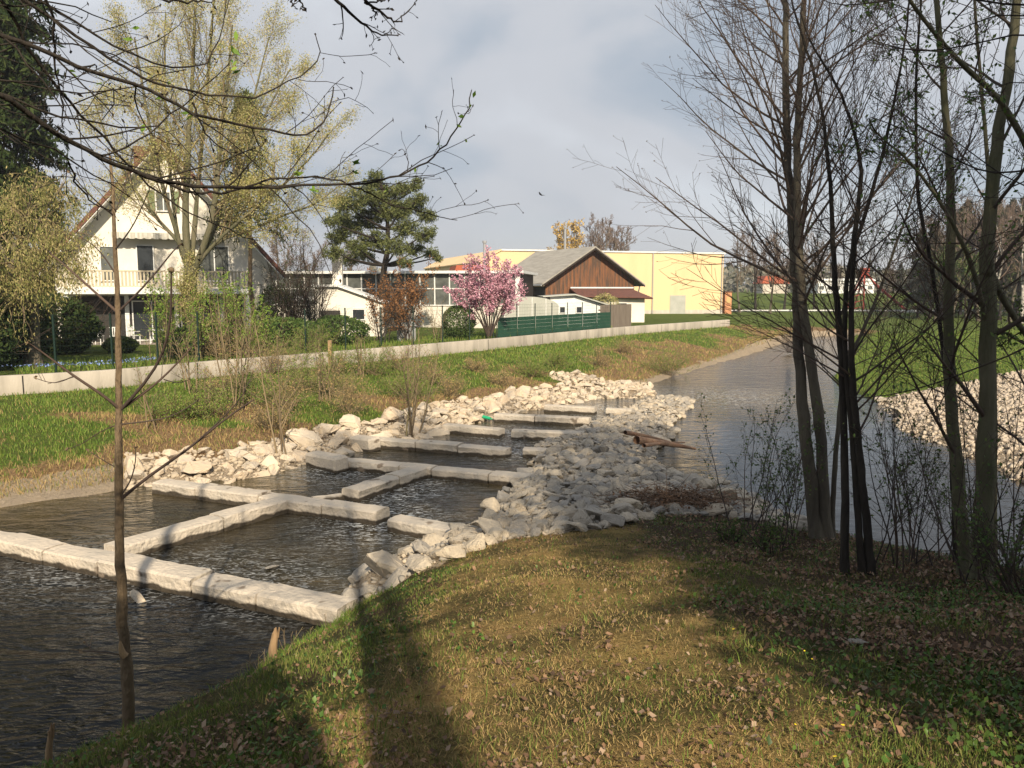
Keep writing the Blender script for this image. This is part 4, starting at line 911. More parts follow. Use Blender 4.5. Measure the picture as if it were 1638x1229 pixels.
# the big spring tree in front of the house
YS = 33.5; b = at(306, YS); st = []
st.append([np.array([b - (0, 0, .2), PD(306, 500, YS), PD(305, 430, YS)]), .30, .24])
def fan(pp, Y0, r0, dy): return [np.array([PD(305, 440, YS)] + [PD(a_, b_, YS + dy * (i + 1) / len(pp)) for i, (a_, b_) in enumerate(pp)]), r0, .03]
for pp, r0, dy in (([(297, 390), (298, 300), (303, 200), (310, 90), (312, 0), (315, -60)], .2, .5), ([(325, 400), (343, 340), (350, 250), (362, 150), (372, 40)], .18, -1), ([(330, 395), (360, 330), (395, 250), (430, 170), (465, 110)], .13, 1.5),
                   ([(285, 380), (262, 310), (240, 210), (225, 120), (215, 60)], .13, -1.5), ([(290, 390), (250, 350), (205, 290), (170, 220), (150, 160)], .1, 1.5), ([(310, 380), (318, 280), (330, 170), (338, 60), (345, -40)], .14, 2.5), ([(340, 390), (400, 340), (450, 300), (500, 250), (525, 215)], .1, -1),
                   ([(345, 385), (400, 370), (450, 345), (500, 330), (540, 300)], .08, 1), ([(285, 395), (270, 260), (262, 130), (265, 20)], .11, 3), ([(330, 380), (380, 270), (410, 140), (430, 60)], .1, 3)): st.append(fan(pp, YS, r0 * .85, dy))
tree('spring_tree', 'tall tree covered in pale yellow-green catkins in front of the white house', b, st,
     [dict(cnt=19, ang=(20, 55), ratio=(.2, .36), n=7, gnarl=.08, trop=.08, rr=.4, rmin=.007), dict(cnt=7, ang=(20, 50), ratio=(.4, .65), n=5, gnarl=.1, trop=.05, rmin=.004), dict(cnt=5, ang=(20, 55), ratio=(.4, .6), n=4, gnarl=.1, trop=.03, rmin=.0035)],
     M['bark_green'], M['twig_tan'], dict(cnt=13, size=.075, spread=.15, levels=(-1, -2), aspect=.42, down=.4), M['catkin'], seed=3, stem_f=(.22, 1))
# hanging pale tree at the left edge
b = at(54, 29); st = [[np.array([b, PD(54, 500, 29), PD(40, 430, 28), PD(30, 330, 27.3)]), .27, .06], [np.array([PD(22, 420, 27.5), PD(70, 340, 27.2), PD(105, 290, 27)]), .07, .02], [np.array([PD(22, 430, 27.5), PD(80, 400, 27), PD(125, 370, 26.8)]), .06, .02], [np.array([PD(22, 440, 27.5), PD(-20, 350, 27.2), PD(-60, 300, 27)]), .07, .02], [np.array([PD(22, 400, 27.5), PD(50, 320, 27.2), PD(60, 275, 27)]), .06, .02], [np.array([PD(40, 440, 28), PD(90, 410, 27), PD(118, 400, 26.5)]), .06, .02], [np.array([PD(40, 450, 28), PD(60, 410, 27), PD(70, 400, 26)]), .05, .02], [np.array([PD(40, 450, 28), PD(0, 420, 27), PD(-30, 410, 26)]), .05, .02]]
tree('catkin_tree', 'small tree with drooping pale catkins at the left edge before the dark conifer', b, st,
     [dict(cnt=16, ang=(40, 80), ratio=(.35, .55), n=6, gnarl=.12, trop=-.14, rmin=.006), dict(cnt=6, ang=(30, 70), ratio=(.5, .75), n=5, trop=-.25, rmin=.004)],
     M['bark_grey'], M['twig_tan'], dict(cnt=19, size=.11, spread=.16, levels=(-1, -2), aspect=.28, down=2.0, drop=.6), M['catkin_olive'], seed=4, stem_f=(.4, 1))
# conifers
def conifer(name, label, base, h, rad, barkm, leafm, seed=1, nb=170, needles=26, z0=.12, droop=-.35, size=.3, power=.75, group=None, tr=.2, spread=.12):
    g = np.random.default_rng(seed); root = empty(name, base); tag(root, label, 'tree', group); t = Tubes()
    zs = np.linspace(-.2, h, 9); q = np.stack([g.normal(0, .03, 9), g.normal(0, .03, 9), zs], 1); t.add(q, np.linspace(tr, .03, 9), 8); link('trunk', t.mesh('trunk'), barkm, root)
    f = z0 + (1 - z0) * (np.arange(nb) + g.random(nb)) / nb; z = f * h; L = rad * (1 - ((f - z0) / (1 - z0)) ** 1.6) ** power * g.uniform(.7, 1.15, nb) + .25
    az = g.uniform(0, 6.283, nb); d = np.stack([np.cos(az), np.sin(az), np.full(nb, .25 + droop * .2)], 1)
    bp, br = grow(np.stack([0 * z, 0 * z, z], 1), d, L, np.maximum(.012, L * .013), 7, .05, droop * .32, .2, g)
    c = Tubes(); c.add(bp, br, 3); sp, sd2, sl, sr = kids(bp, br, L, 7, .25, 1, (40, 70), (.25, .42), .6, g); sp2, sr2 = grow(sp, sd2, sl, sr, 4, .06, droop * .5, .3, g); c.add(sp2, sr2, 3)
    link('branches', c.mesh('branches'), M['bark_dark'], root)
    pts = np.concatenate([along(bp, needles, spread, g, .15), along(sp2, max(3, needles // 4), spread, g, .05)])
    link('foliage', leafmesh('foliage', pts, g.uniform(.6, 1.3, len(pts)) * size, g=g, aspect=.28, down=1.2), leafm, root); return root
conifer('conifer', 'very tall dark conifer at the left edge of the photo', at(12, 46), 31, 3.9, M['bark_brown'], M['needle_dark'], 5, 560, 80, .02, -.5, .46, .42, tr=.4)
conifer('conifer', 'second dark conifer beyond the left edge', at(-150, 44), 27, 4.0, M['bark_brown'], M['needle_dark'], 55, 320, 50, .12, -.5, .5, .45, tr=.4)
conifer('conifer', 'slender drooping conifer just right of the white house gable', at(408, 42), 12.8, 2.2, M['bark_brown'], M['needle'], 6, 85, 24, .47, -.6, .26, .7, tr=.15)
# dark evergreen undergrowth below the left conifer
def bush(name, label, base, rx, rz, leafm, n, size, seed, stems=14, aspect=.5, twigm=None, cat='bush', group=None, shell=.55):
    g = np.random.default_rng(seed); root = empty(name, base); tag(root, label, cat, group); t = Tubes()
    d = g.normal(0, 1, (stems, 3)); d[:, 2] = np.abs(d[:, 2]) + .8
    bp, br = grow(np.zeros((stems, 3)) + g.normal(0, .05, (stems, 3)) * (1, 1, 0), d, np.full(stems, rz * 1.3), np.full(stems, .02), 6, .1, .05, .3, g); t.add(bp, br, 4)
    s, dd, l, r = kids(bp, br, np.full(stems, rz), 8, .2, 1, (25, 60), (.3, .6), .6, g); p2, r2 = grow(s, dd, l, r, 4, .12, .03, .4, g); t.add(p2, np.maximum(r2, .003), 3)
    link('stems', t.mesh('stems'), twigm or M['twig'], root)
    if n:
        u = g.normal(0, 1, (n, 3)); u /= np.linalg.norm(u, axis=1, keepdims=True); rr = g.uniform(shell, 1, (n, 1)) ** .5
        lump = 1 + .35 * (fbm(u[:, 0] * 2.3 + 5, u[:, 1] * 2.3 + u[:, 2] * 3, seed) - .5)[:, None]
        c = u * rr * lump * (rx, rx, rz * .52) + (0, 0, rz * .52); c = c[c[:, 2] > 0]
        link('foliage', leafmesh('foliage', c, g.uniform(.6, 1.3, len(c)) * size, g=g, aspect=aspect), leafm, root)
    return root
bush('garden_bush', 'dark evergreen bush below the conifer at the far left', at(10, 29.5), 1.6, 2.6, M['needle_dark'], 5000, .2, 21)
bush('garden_bush', 'dark evergreen bush beside the terrace chairs, left of them', at(128, 36), .6, 2.3, M['needle_dark'], 4000, .16, 22)
bush('garden_bush', 'low dark bush in front of the white terrace chairs', at(196, 36), .7, .7, M['needle_dark'], 3500, .15, 23)
bush('garden_bush', 'dark shrubbery between conifer trunk and terrace', at(95, 35), 1.8, 2.5, M['needle_dark'], 5000, .2, 24)
bush('garden_bush', 'dark bush at the left image edge behind the mesh fence', at(-30, 27.5), 1.5, 2.8, M['needle_dark'], 4000, .2, 25)
bush('garden_bush', 'rounded clipped evergreen bush left of the pink tree', at(735, 46.3), .98, 1.95, M['leaf_mid'], 9000, .1, 26, shell=.8)
bush('garden_bush', 'green bush behind the wall below the white annexe', at(545, 41), 1.5, 1.5, M['leaf_mid'], 6000, .14, 27)
bush('garden_bush', 'wide green bush behind the wall left of the annexe', at(460, 38), 1.7, 1.5, M['leaf_mid'], 6000, .14, 28)
bush('garden_bush', 'dark bush against the right end of the white house', at(445, 43), 1.0, 3.0, M['leaf_mid'], 3500, .14, 29)
bush('garden_bush', 'green bush behind the wall beneath the spring tree', at(330, 34), 1.9, 1.3, M['leaf_mid'], 6000, .14, 30)
bush('climber_bush', 'ochre green climber growing on the red-roofed lean-to', PD(968, 485, 69) * (1, 1, 0) + (0, 0, 2.3), 1.3, 1.9, M['catkin'], 2500, .12, 31)
# pine
b = at(612, 52); g = np.random.default_rng(11); root = empty('pine_tree', b); tag(root, 'broad dark green pine above the glazed hall', 'tree'); t = Tubes()
tp = np.array([PD(612, 545, 52), PD(611, 440, 52), PD(622, 400, 52), PD(618, 320, 52), PD(608, 290, 52)]) - b; tp[0, 2] = -.2
tr_ = resample(tp, 14); t.add(tr_, np.linspace(.3, .06, 14), 8); link('trunk', t.mesh('trunk'), M['bark_dark'], root)
cl = [(555, 330, .9), (580, 315, 1.), (600, 295, .8), (640, 305, .8), (665, 300, .45), (660, 330, .9), (685, 345, .7), (680, 375, .8), (650, 365, 1.), (620, 340, 1.1), (590, 350, 1.1), (560, 365, 1.), (540, 380, .8), (570, 395, .8), (600, 385, 1.), (635, 395, .8), (665, 400, .7), (690, 405, .5), (548, 350, .7), (700, 412, .35), (535, 405, .7), (560, 415, .6), (600, 280, .4), (603, 320, .9), (640, 335, .9), (585, 410, .6), (650, 420, .5), (530, 355, .5), (668, 290, .3), (672, 318, .5), (545, 320, .5), (620, 310, .7)]
c_ = Tubes(); NP = []
for i, (a_, b_, r_) in enumerate(cl):
    q = PD(a_, b_, 52 + g.uniform(-2.4, 2.4)) - b; s = tr_[np.argmin(np.abs(tr_[:, 2] - (q[2] - 1.0)))]
    if s[2] < 4: s = tr_[6]
    c_.add(resample(np.array([s, (s + q) / 2 + (0, 0, -.15), q]), 7), np.linspace(.09, .03, 7), 5)
    r_ *= 1.02; m_ = int(1500 * r_ * r_) + 150; k_ = g.normal(0, 1, (m_ // 22 + 1, 3)); k_ /= np.linalg.norm(k_, axis=1, keepdims=True); k_ = q + k_ * r_ * g.uniform(.45, 1, (len(k_), 1)) * (1, 1, .62)
    NP.append((k_[:, None, :] + g.normal(0, .11, (len(k_), 22, 3))).reshape(-1, 3))
    c_.add(np.stack([np.repeat(q[None], len(k_), 0), (q + k_) / 2 + (0, 0, -.05), k_], 1), np.tile([.02, .012, .008], (len(k_), 1)), 3)
link('branches', c_.mesh('branches'), M['bark_dark'], root); NP = np.concatenate(NP)
link('foliage', leafmesh('foliage', NP, g.uniform(.15, .3, len(NP)), g=g, aspect=.22), M['needle'], root)
# pink blossom tree
b = at(783, 46); g = np.random.default_rng(12)
st = [[np.array([b, b + (dx * .3, g.uniform(-.3, .3), 1.3), b + (dx, g.uniform(-1, 1), hh_)]), .05, .015] for dx, hh_ in ((-1.7, 3.4), (-1.2, 4.0), (-.5, 4.3), (0, 4.4), (.5, 4.3), (1.1, 4.0), (1.55, 3.6), (-2.0, 2.7), (1.8, 2.9), (.1, 3.2), (-.9, 3.2), (.9, 3.0))]
tree('blossom_tree', 'pink blossoming tree between the clipped bush and the privacy fence', b, st, [dict(cnt=16, ang=(25, 65), ratio=(.26, .42), n=5, trop=.06, rmin=.006), dict(cnt=6, ang=(25, 60), ratio=(.4, .7), n=4, rmin=.004)],
     M['twig'], M['twig'], dict(cnt=9, size=.1, spread=.05, levels=(-1, -2), aspect=.8), M['blossom'], seed=12, leafname='blossom', stem_f=(.38, 1), parts='stems')
# rusty hornbeam + bare garden bushes
def shrub(name, label, base, h, spread, nst, lv1, lv2, twigm, leaf=None, leafm=None, seed=1, r=.015, group=None, cat='shrub', gnarl=.06, trop=.04, rmin=.003, third=0):
    g = np.random.default_rng(seed); root = empty(name, base); tag(root, label, cat, group); t = Tubes()
    d = g.normal(0, 1, (nst, 3)) * spread; d[:, 2] = 1
    bp, br = grow(g.normal(0, .08 + h * .02, (nst, 3)) * (1, 1, 0) - (0, 0, .08), d, g.uniform(.65, 1.05, nst) * h, np.full(nst, r), 8, gnarl, trop, .25, g); t.add(bp, np.maximum(br, rmin), 4)
    s, dd, l, rr = kids(bp, br, np.full(nst, h), lv1, .2, 1, (20, 50), (.2, .4), .6, g); p2, r2 = grow(s, dd, l, rr, 5, .1, .05, .4, g); t.add(p2, np.maximum(r2, rmin), 3)
    last = [bp, p2]
    if lv2:
        s, dd, l, rr = kids(p2, r2, l, lv2, .2, 1, (25, 55), (.35, .6), .7, g); p3, r3 = grow(s, dd, l, rr, 4, .12, .03, .5, g); t.add(p3, np.maximum(r3, rmin), 3); last = [p2, p3]
    link('stems', t.mesh('stems'), twigm, root)
    if leaf:
        c = np.concatenate([along(p, leaf['cnt'], leaf.get('spread', .02), g) for p in last]); link('foliage', leafmesh('foliage', c, g.uniform(.6, 1.3, len(c)) * leaf['size'], g=g, aspect=leaf.get('aspect', .55)), leafm, root)
    return root
shrub('beech_shrub', 'rust-brown leafed shrub in front of the glazed hall', at(652, 44), 4.2, .35, 16, 9, 5, M['twig'], dict(cnt=5, size=.11, spread=.06), M['leaf_rust'], 31, .03, rmin=.005)
shrub('beech_shrub', 'smaller reddish brown shrub beside the barbecue', at(610, 42), 3.4, .3, 12, 8, 4, M['twig'], dict(cnt=3, size=.1, spread=.05), M['leaf_rust'], 32, .025, rmin=.005)
shrub('bare_shrub', 'dark leafless shrub right of the white house', at(470, 42), 5.0, .33, 22, 10, 6, M['twig'], dict(cnt=2, size=.07, spread=.05), M['needle_dark'], 33, .035, rmin=.006)
shrub('bare_shrub', 'dark leafless shrub in front of the white annexe', at(505, 43), 4.4, .3, 18, 9, 6, M['twig'], None, None, 34, .03, rmin=.006)
shrub('bare_shrub', 'thin bare shrub left of the clipped bush', at(700, 45), 2.6, .2, 8, 6, 3, M['twig_tan'], None, None, 35, .02)
for i, (pxx, Y, h, sp, n_) in enumerate(((258, 30.5, 3.4, .12, 9), (275, 31.5, 2.8, .15, 8), (358, 32, 3.6, .13, 9), (392, 33, 3.5, .14, 10), (318, 31.5, 2.6, .2, 7), (420, 34, 2.4, .25, 8))):
    shrub('upright_shrub', ['upright light green shrub left of the spring tree trunk', 'shorter light green shrub under the balcony', 'slim upright green shrub right of the tree trunk', 'tall upright green shrub before the house corner', 'low spreading green shrub at the trunk of the spring tree', 'loose green shrub left of the dark bare shrub'][i],
          at(pxx, Y), h, sp, n_, 9, 3, M['twig_tan'], dict(cnt=5, size=.08, spread=.02), M['leaf_bright'], 40 + i, .02, 'light green shrubs behind the flood wall', trop=.1)
# saplings and scrub on the river bank
sap = [(376, 655, 3.6, 7, 'yellow-stemmed sapling on the bank, right of the near sapling trunk'), (232, 680, 2.3, 2, 'short grey sapling on the left bank grass'), (447, 690, 3.6, 3, 'thin pair of stems at the edge of the riprap'), (653, 660, 3.3, 6, 'tan sapling on the bank below the barbecue'), (330, 665, 1.7, 4, 'low clump of grey stems on the left bank'), (520, 640, 2.1, 5, 'tan sapling on the bank below the wall post'), (577, 610, 1.8, 5, 'small twiggy sapling by the wall, centre left'), (300, 640, 2.6, 4, 'slender bare sapling near the left wall')]
for i, (a_, b_, h, n_, lab) in enumerate(sap):
    p = P(a_, b_, .8); z = H(p[0], p[1]); 
    shrub('sapling', lab, (p[0], p[1], z), h, .13, n_, 9, 4, M['twig_tan'], dict(cnt=1, size=.05), M['leaf_bright'], 60 + i, .028, cat='sapling', trop=.08)
scr = [(395, 600, 1.7, 1), (430, 605, 1.6, 0), (470, 598, 1.8, 1), (505, 590, 1.6, 1), (350, 605, 1.5, 0), (535, 625, 1.7, 0), (600, 600, 1.5, 1), (640, 595, 1.4, 0), (455, 640, 1.4, 0), (560, 640, 1.3, 0), (480, 620, 1.4, 1), (620, 650, 1.3, 0), (690, 605, 1.3, 0), (650, 620, 1.4, 1), (720, 615, 1.1, 0), (960, 575, 1.3, 0), (1070, 572, 1.9, 1), (925, 600, 1.1, 0), (1000, 560, 1.1, 0), (850, 590, 1.0, 1), (430, 660, 1.1, 0), (400, 640, 1.4, 1), (360, 630, 1.2, 0), (800, 600, .9, 0), (890, 580, 1.0, 1), (540, 600, 1.2, 1), (280, 660, 1.0, 1), (760, 590, 1.0, 0), (1040, 590, 1.0, 0), (500, 660, 1.1, 0), (325, 655, 1.1, 1)]
posw = ['hiding the wall left of centre', 'in front of the wall, tan and tall', 'hiding the wall below the annexe', 'just left of the wall post', 'beside the upright green shrubs', 'below and right of the wall post', 'under the barbecue, wide', 'close to the wall below the barbecue', 'amid the thin pair of stems', 'left of centre, mid bank', 'below the garden bushes', 'mid bank by the tan sapling', 'close under the wall', 'beside the dead bramble mound', 'right of the barbecue', 'below the privacy screen', 'alone near the far water edge', 'above the stone chute', 'below the plank gate', 'below the pink tree', 'close to the riprap edge', 'above the cut block', 'between two saplings', 'above the fourth beam', 'left of the privacy screen', 'under the wall post', 'near the grey stems', 'below the clipped bush', 'on the far eroded slope', 'above the third beam', 'behind the near sapling']
for i, (a_, b_, h, kd) in enumerate(scr):
    p = P(a_, b_, 1.0); z = H(p[0], p[1])
    if left_fn(p[:1], p[1:2])[0]: continue
    shrub('bramble', f"{'dry tan' if kd == 0 else 'greening brown'} bramble clump {posw[i]}", (p[0], p[1], z), h, .7, 42, 6, 3, M['twig_tan'], dict(cnt=1 if kd == 0 else 3, size=.05, spread=.04), M['grass_dry'] if kd == 0 else M['grass'], 80 + i, .008, 'bramble clumps on the left bank', gnarl=.16, trop=-.03)
shrub('leafless_bush', 'brown leafless bush at the water edge right of the far bank', at(1250, 46) if False else np.array([*P(1262, 560, .3)[:2], .2]), 1.6, .5, 30, 6, 4, M['twig'], None, None, 120, .01)
# ---- far trees
for i, (pxx, Y, h, lf, lab) in enumerate(((905, 132, 14.5, 1, 'far tree with golden-brown spring crown above the yellow warehouse'), (955, 135, 15.3, 0, 'far bare birch rising above the yellow warehouse roof'), (985, 140, 13.5, 0, 'smaller far bare tree right of the birch above the warehouse'))):
    b = at(pxx, Y); st = [vstem(b[0], b[1], b[2], h * .75, (0, 0), .3, .06, rng, .15)] + [[np.array([b + (0, 0, 3), b + (dx * .6, dy, h * .5), b + (dx, dy, h * .85)]), .16, .04] for dx, dy in ((-1.6, .5), (1.7, -.5), (-.7, -1), (.9, 1))]
    tree('far_tree', lab, b, st, [dict(cnt=14, ang=(20, 50), ratio=(.2, .4), n=5, trop=.05, rmin=.03), dict(cnt=7, ang=(20, 55), ratio=(.4, .7), n=4, rmin=.025)] + ([] if lf else [dict(cnt=5, ang=(20, 50), ratio=(.5, .8), n=3, rmin=.02)]), M['bark_grey'], M['twig_tan'] if lf else M['twig_far'],
         dict(cnt=5, size=.4, spread=.15, levels=(-1,)) if lf else None, mat('golden_leaf', (.4, .25, .06), .8, island=[(.28, .17, .04), (.5, .34, .1)]) if lf else None, seed=130 + i, stem_f=(.3, 1))
def proto_bare(seed, h, m1, m2, leaf=None, leafm=None, name='woodland_tree'):
    g_ = np.random.default_rng(seed); b = np.zeros(3); st = [vstem(0, 0, 0, h, (g_.normal(0, .5), g_.normal(0, .5)), .2, .04, g_, .15)]
    for k_ in range(3): st.append([np.array([(0, 0, h * .35), (g_.normal(0, .8), g_.normal(0, .8), h * .6), (g_.normal(0, 1.6), g_.normal(0, 1.6), h * .92)]), .1, .03])
    return tree(name, None, b, st, [dict(cnt=13, ang=(25, 55), ratio=(.18, .32), n=5, trop=.06, rmin=.025), dict(cnt=6, ang=(25, 55), ratio=(.4, .7), n=4, rmin=.02), dict(cnt=4, ang=(25, 55), ratio=(.5, .8), n=3, rmin=.016)], m1, m2, leaf, leafm, seed=seed, stem_f=(.3, 1))
pa = [proto_bare(140, 14, M['bark_grey'], M['twig_far']), proto_bare(141, 13, M['bark_dark'], M['twig_far']), proto_bare(142, 14, M['birch'], M['twig_far']), proto_bare(143, 11, M['bark_grey'], M['twig_tan'], dict(cnt=3, size=.25, spread=.1), M['leaf_mid'])]
pc = [conifer('woodland_conifer', None, (0, 0, 0), 14, 2.6, M['bark_dark'], M['needle_far'], 150, 110, 26, .12, -.4, .45, .9), conifer('woodland_conifer', None, (0, 0, 0), 13, 2.2, M['bark_dark'], M['needle_far'], 151, 100, 24, .2, -.3, .42, .9)]
used = set()
def place(pr, x, y, s, label, group, rz):
    o = pr if id(pr) not in used else copy_tree(pr); used.add(id(pr)); o.location = (x, y, H(x, y) - .1); o.rotation_euler = (0, 0, rz); o.scale = (s, s, s)
    if 'group' in o: del o['group']
    tag(o, label, 'tree', group); return o
g = np.random.default_rng(20)
wood = [(1462, 101, 'c', .78), (1482, 99, 'c', .9), (1500, 103, 'b', 1.0), (1515, 96, 'a', .95), (1530, 106, 'c', 1.05), (1545, 100, 'b', 1.05), (1560, 96, 'a', 1.0), (1578, 104, 'c', 1.1), (1592, 98, 'b', 1.0), (1608, 95, 'd', 1.05), (1620, 103, 'c', 1.08), (1636, 97, 'a', 1.1), (1655, 99, 'b', 1.1), (1675, 102, 'c', 1.1), (1700, 96, 'a', 1.1), (1470, 110, 'a', .9), (1520, 112, 'c', 1.0), (1555, 114, 'a', 1.1), (1600, 112, 'c', 1.1), (1645, 113, 'c', 1.15), (1490, 95, 'd', .8), (1585, 93, 'e', .95), (1628, 92, 'e', .95), (1540, 92, 'd', .75), (1505, 108, 'b', 1.05), (1572, 109, 'b', 1.1), (1614, 108, 'b', 1.15), (1665, 110, 'a', 1.2)]
mp_ = dict(a=pa[0], b=pa[1], c=None, d=pa[3], e=pa[2])
wn = {'a': 'grey-trunked bare tree', 'b': 'dark bare brown tree', 'c': 'dark conifer', 'd': 'thinly leafed brown-green tree', 'e': 'white-stemmed birch'}
for i, (pxx, Y, k_, s) in enumerate(wood):
    pr = mp_[k_] or pc[i % 2]; x = PD(pxx, 600, Y)[0]
    dep = 'front row' if Y < 98 else 'middle' if Y < 106 else 'back row'; pos = 'left end' if pxx < 1510 else 'centre' if pxx < 1590 else 'right end'
    place(pr, x, Y, s, f"{wn[k_]} in the {dep} of the wood across the meadow, {pos}", 'trees of the wood across the meadow', g.uniform(0, 6.28))
for i, (pxx, Y, s) in enumerate(((1180, 112, .8), (1205, 120, .95), (1228, 108, .75), (1250, 124, .9), (1275, 114, .8), (1298, 126, .85), (1415, 128, .5), (1330, 130, .5))):
    x = PD(pxx, 600, Y)[0]; place(pa[i % 2], x, Y, s, ['bare tree just right of the orange block', 'bare tree behind the far river bend, left', 'smaller bare tree left of the near trunks', 'bare tree behind the near trunks', 'bare tree seen between the double trunks', 'bare tree left of the white far building', 'low bare tree beside the red frame', 'low bare tree before the white far building'][i], 'bare trees beyond the river bend', i * 1.3)
for i, (pxx, Y, s) in enumerate(((1383, 215, .62), (1432, 205, .6), (1335, 220, .55), (1450, 210, .55), (1408, 225, .5), (1300, 215, .45))):
    x = PD(pxx, 600, Y)[0]; place(pc[i % 2], x, Y, s, ['pointed far conifer above the red frame', 'far conifer right of the red frame', 'far conifer behind the white building', 'far conifer nearest the wood', 'small far conifer between two taller ones', 'far conifer left of the white building'][i], 'far conifers on the embankment', i * 2.1)
for i, (pxx, Y, s) in enumerate(((455, 70, .62), (500, 75, .6), (560, 78, .55), (-40, 60, .9))):
    x = PD(pxx, 600, Y)[0]; place(pa[i % 2], x, Y, s, ['bare tree behind the house, right side', 'bare tree behind the white annexe', 'bare tree behind the pine', 'bare tree behind the left conifer'][i], 'bare trees behind the gardens', i * 1.7)
# distant tree belt on the horizon: uncountable
g = np.random.default_rng(33); n_ = 26000; az = g.uniform(-.75, .75, n_); Dd = g.uniform(230, 330, n_); xx = np.sin(az) * Dd; yy = np.cos(az) * Dd
hgt = 4 + 7 * fbm(az * 30, az * 0, 55); zz = Hn(xx, yy) + g.random(n_) ** .8 * hgt
tag(link('treeline', leafmesh('treeline', np.stack([xx, yy, zz], 1), g.uniform(.9, 2.2, n_), g=g, aspect=.8), mat('far_wood', (.07, .07, .05), .95, island=[(.1, .11, .09), (.2, .18, .14), (.15, .15, .11)])), 'distant belt of trees on the horizon', kind='stuff')

# ------------------------------------------------------------------ right-hand riverside trees
def PL(Y0, Y1, pts): return [PD(a_, b_, Y0 + (Y1 - Y0) * i / (len(pts) - 1)) for i, (a_, b_) in enumerate(pts)]
def based(stems):
    for s in stems:
        p = s[0][0]; p[2] = H(p[0], p[1]) - .12
    return stems
br_lv = lambda c1, r1=(.24, .42), t=.07, rm=.0035: [dict(cnt=c1, ang=(35, 62), ratio=r1, n=8, gnarl=.06, trop=t, rr=.34, tip=.2, rmin=rm, taper=.45), dict(cnt=9, ang=(20, 45), ratio=(.3, .55), n=6, gnarl=.08, trop=.05, rmin=rm), dict(cnt=5, ang=(22, 48), ratio=(.35, .6), n=4, gnarl=.08, trop=.04, rmin=rm * .8)]
Yb = 12.2
st = based([[np.array(PL(Yb, Yb + .2, [(1306, 880), (1296, 760), (1288, 690), (1279, 600), (1276, 480), (1268, 400), (1265, 340), (1258, 200), (1255, 40), (1253, -150), (1250, -300)])), .11, .02],
            [np.array(PL(Yb, Yb - .1, [(1322, 882), (1317, 780), (1314, 690), (1300, 600), (1288, 520), (1279, 440), (1276, 340), (1274, 220), (1283, 70), (1290, -100), (1296, -260)])), .10, .02],
            [np.array(PL(Yb + .1, Yb + .5, [(1330, 875), (1334, 760), (1344, 650), (1350, 590), (1395, 500), (1430, 400), (1460, 320), (1480, 220)])), .05, .01]])
tree('riverside_tree', 'double-trunked bare tree with fan of ascending branches on the spit bank', st[0][0][0] + (0, 0, .12), st, br_lv(42, (.24, .37), .065, .0024), M['bark_grey'], M['twig_warm'], dict(cnt=1, size=.03, spread=.01, f0=.9, aspect=.4), M['twig_tan'], seed=201, stem_f=(.36, 1), leafname='buds')
Yb = 8.9
st = based([[np.array(PL(Yb, Yb + .3, [(1350, 930), (1352, 800), (1350, 650), (1342, 520), (1334, 430), (1330, 330), (1322, 223), (1308, 137), (1290, 80), (1270, 20), (1255, -60)])), .055, .008],
            [np.array(PL(Yb, Yb - .3, [(1394, 940), (1385, 820), (1372, 700), (1362, 600), (1362, 470), (1364, 390), (1378, 300), (1375, 234), (1351, 164), (1330, 120), (1300, 78), (1280, 20)])), .055, .008],
            [np.array(PL(Yb, Yb, [(1380, 938), (1372, 820), (1366, 720), (1350, 560), (1352, 440), (1385, 340), (1420, 220), (1450, 60), (1460, -50)])), .045, .008]])
tree('riverside_tree', 'dark slender multi-stemmed tree right of the double trunk', st[0][0][0] + (0, 0, .12), st, br_lv(17, (.22, .4), .05, .0028), M['bark_dark'], M['twig'], None, None, seed=202, stem_f=(.25, 1))
Yb = 9.0
st = based([[np.array(PL(Yb, Yb + .2, [(1546, 940), (1537, 820), (1522, 660), (1516, 520), (1519, 440), (1522, 312), (1515, 195), (1504, 78), (1498, 0), (1490, -150)])), .085, .02]])
tree('riverside_tree', 'straight grey-green trunk, left one of the two thick trunks at right', st[0][0][0] + (0, 0, .12), st, br_lv(12, (.2, .34), .04, .003), M['bark_green'], M['twig'], dict(cnt=1, size=.04, f0=.8), M['leaf_mid'], seed=203, stem_f=(.2, 1), leafname='young_leaves')
Yb = 8.6
st = based([[np.array(PL(Yb, Yb + .1, [(1566, 952), (1572, 850), (1578, 720), (1582, 560), (1578, 449), (1582, 351), (1601, 195), (1621, 58), (1634, -40), (1650, -200)])), .115, .03],
            [np.array(PL(Yb, Yb - 1.2, [(1575, 500), (1555, 420), (1510, 330), (1450, 250), (1400, 215), (1390, 190)])), .03, .006],
            [np.array(PL(Yb - .2, Yb - 1.8, [(1640, 200), (1600, 155), (1540, 110), (1500, 60), (1450, -5), (1420, -60)])), .035, .012],
            [np.array(PL(Yb, Yb + .6, [(1580, 430), (1640, 540), (1700, 600)])), .04, .02]])
st[1][0][0] = PD(1579, 520, 8.65); st[2][0][0] = PD(1622, 60, 8.7); st[3][0][0] = PD(1578, 430, 8.6)
st[2][0] = np.array(PL(8.7, 7.4, [(1652, 250), (1600, 157), (1540, 105), (1500, 60), (1450, -5), (1420, -60)]))
tree('riverside_tree', 'thickest mossy trunk near the right edge, leaning slightly right', PD(1566, 952, Yb) * (1, 1, 0) + (0, 0, 1.0), st, br_lv(11, (.2, .36), .03, .003), M['bark_green'], M['twig'], dict(cnt=1, size=.05, f0=.7), M['leaf_mid'], seed=204, stem_f=(.25, 1), leafname='young_leaves')
Yb = 10.2
st = based([[np.array(PL(Yb, Yb, [(1530, 930), (1525, 760), (1510, 560), (1492, 430), (1469, 332), (1465, 234), (1465, 117), (1474, 0), (1480, -120)])), .04, .01]])
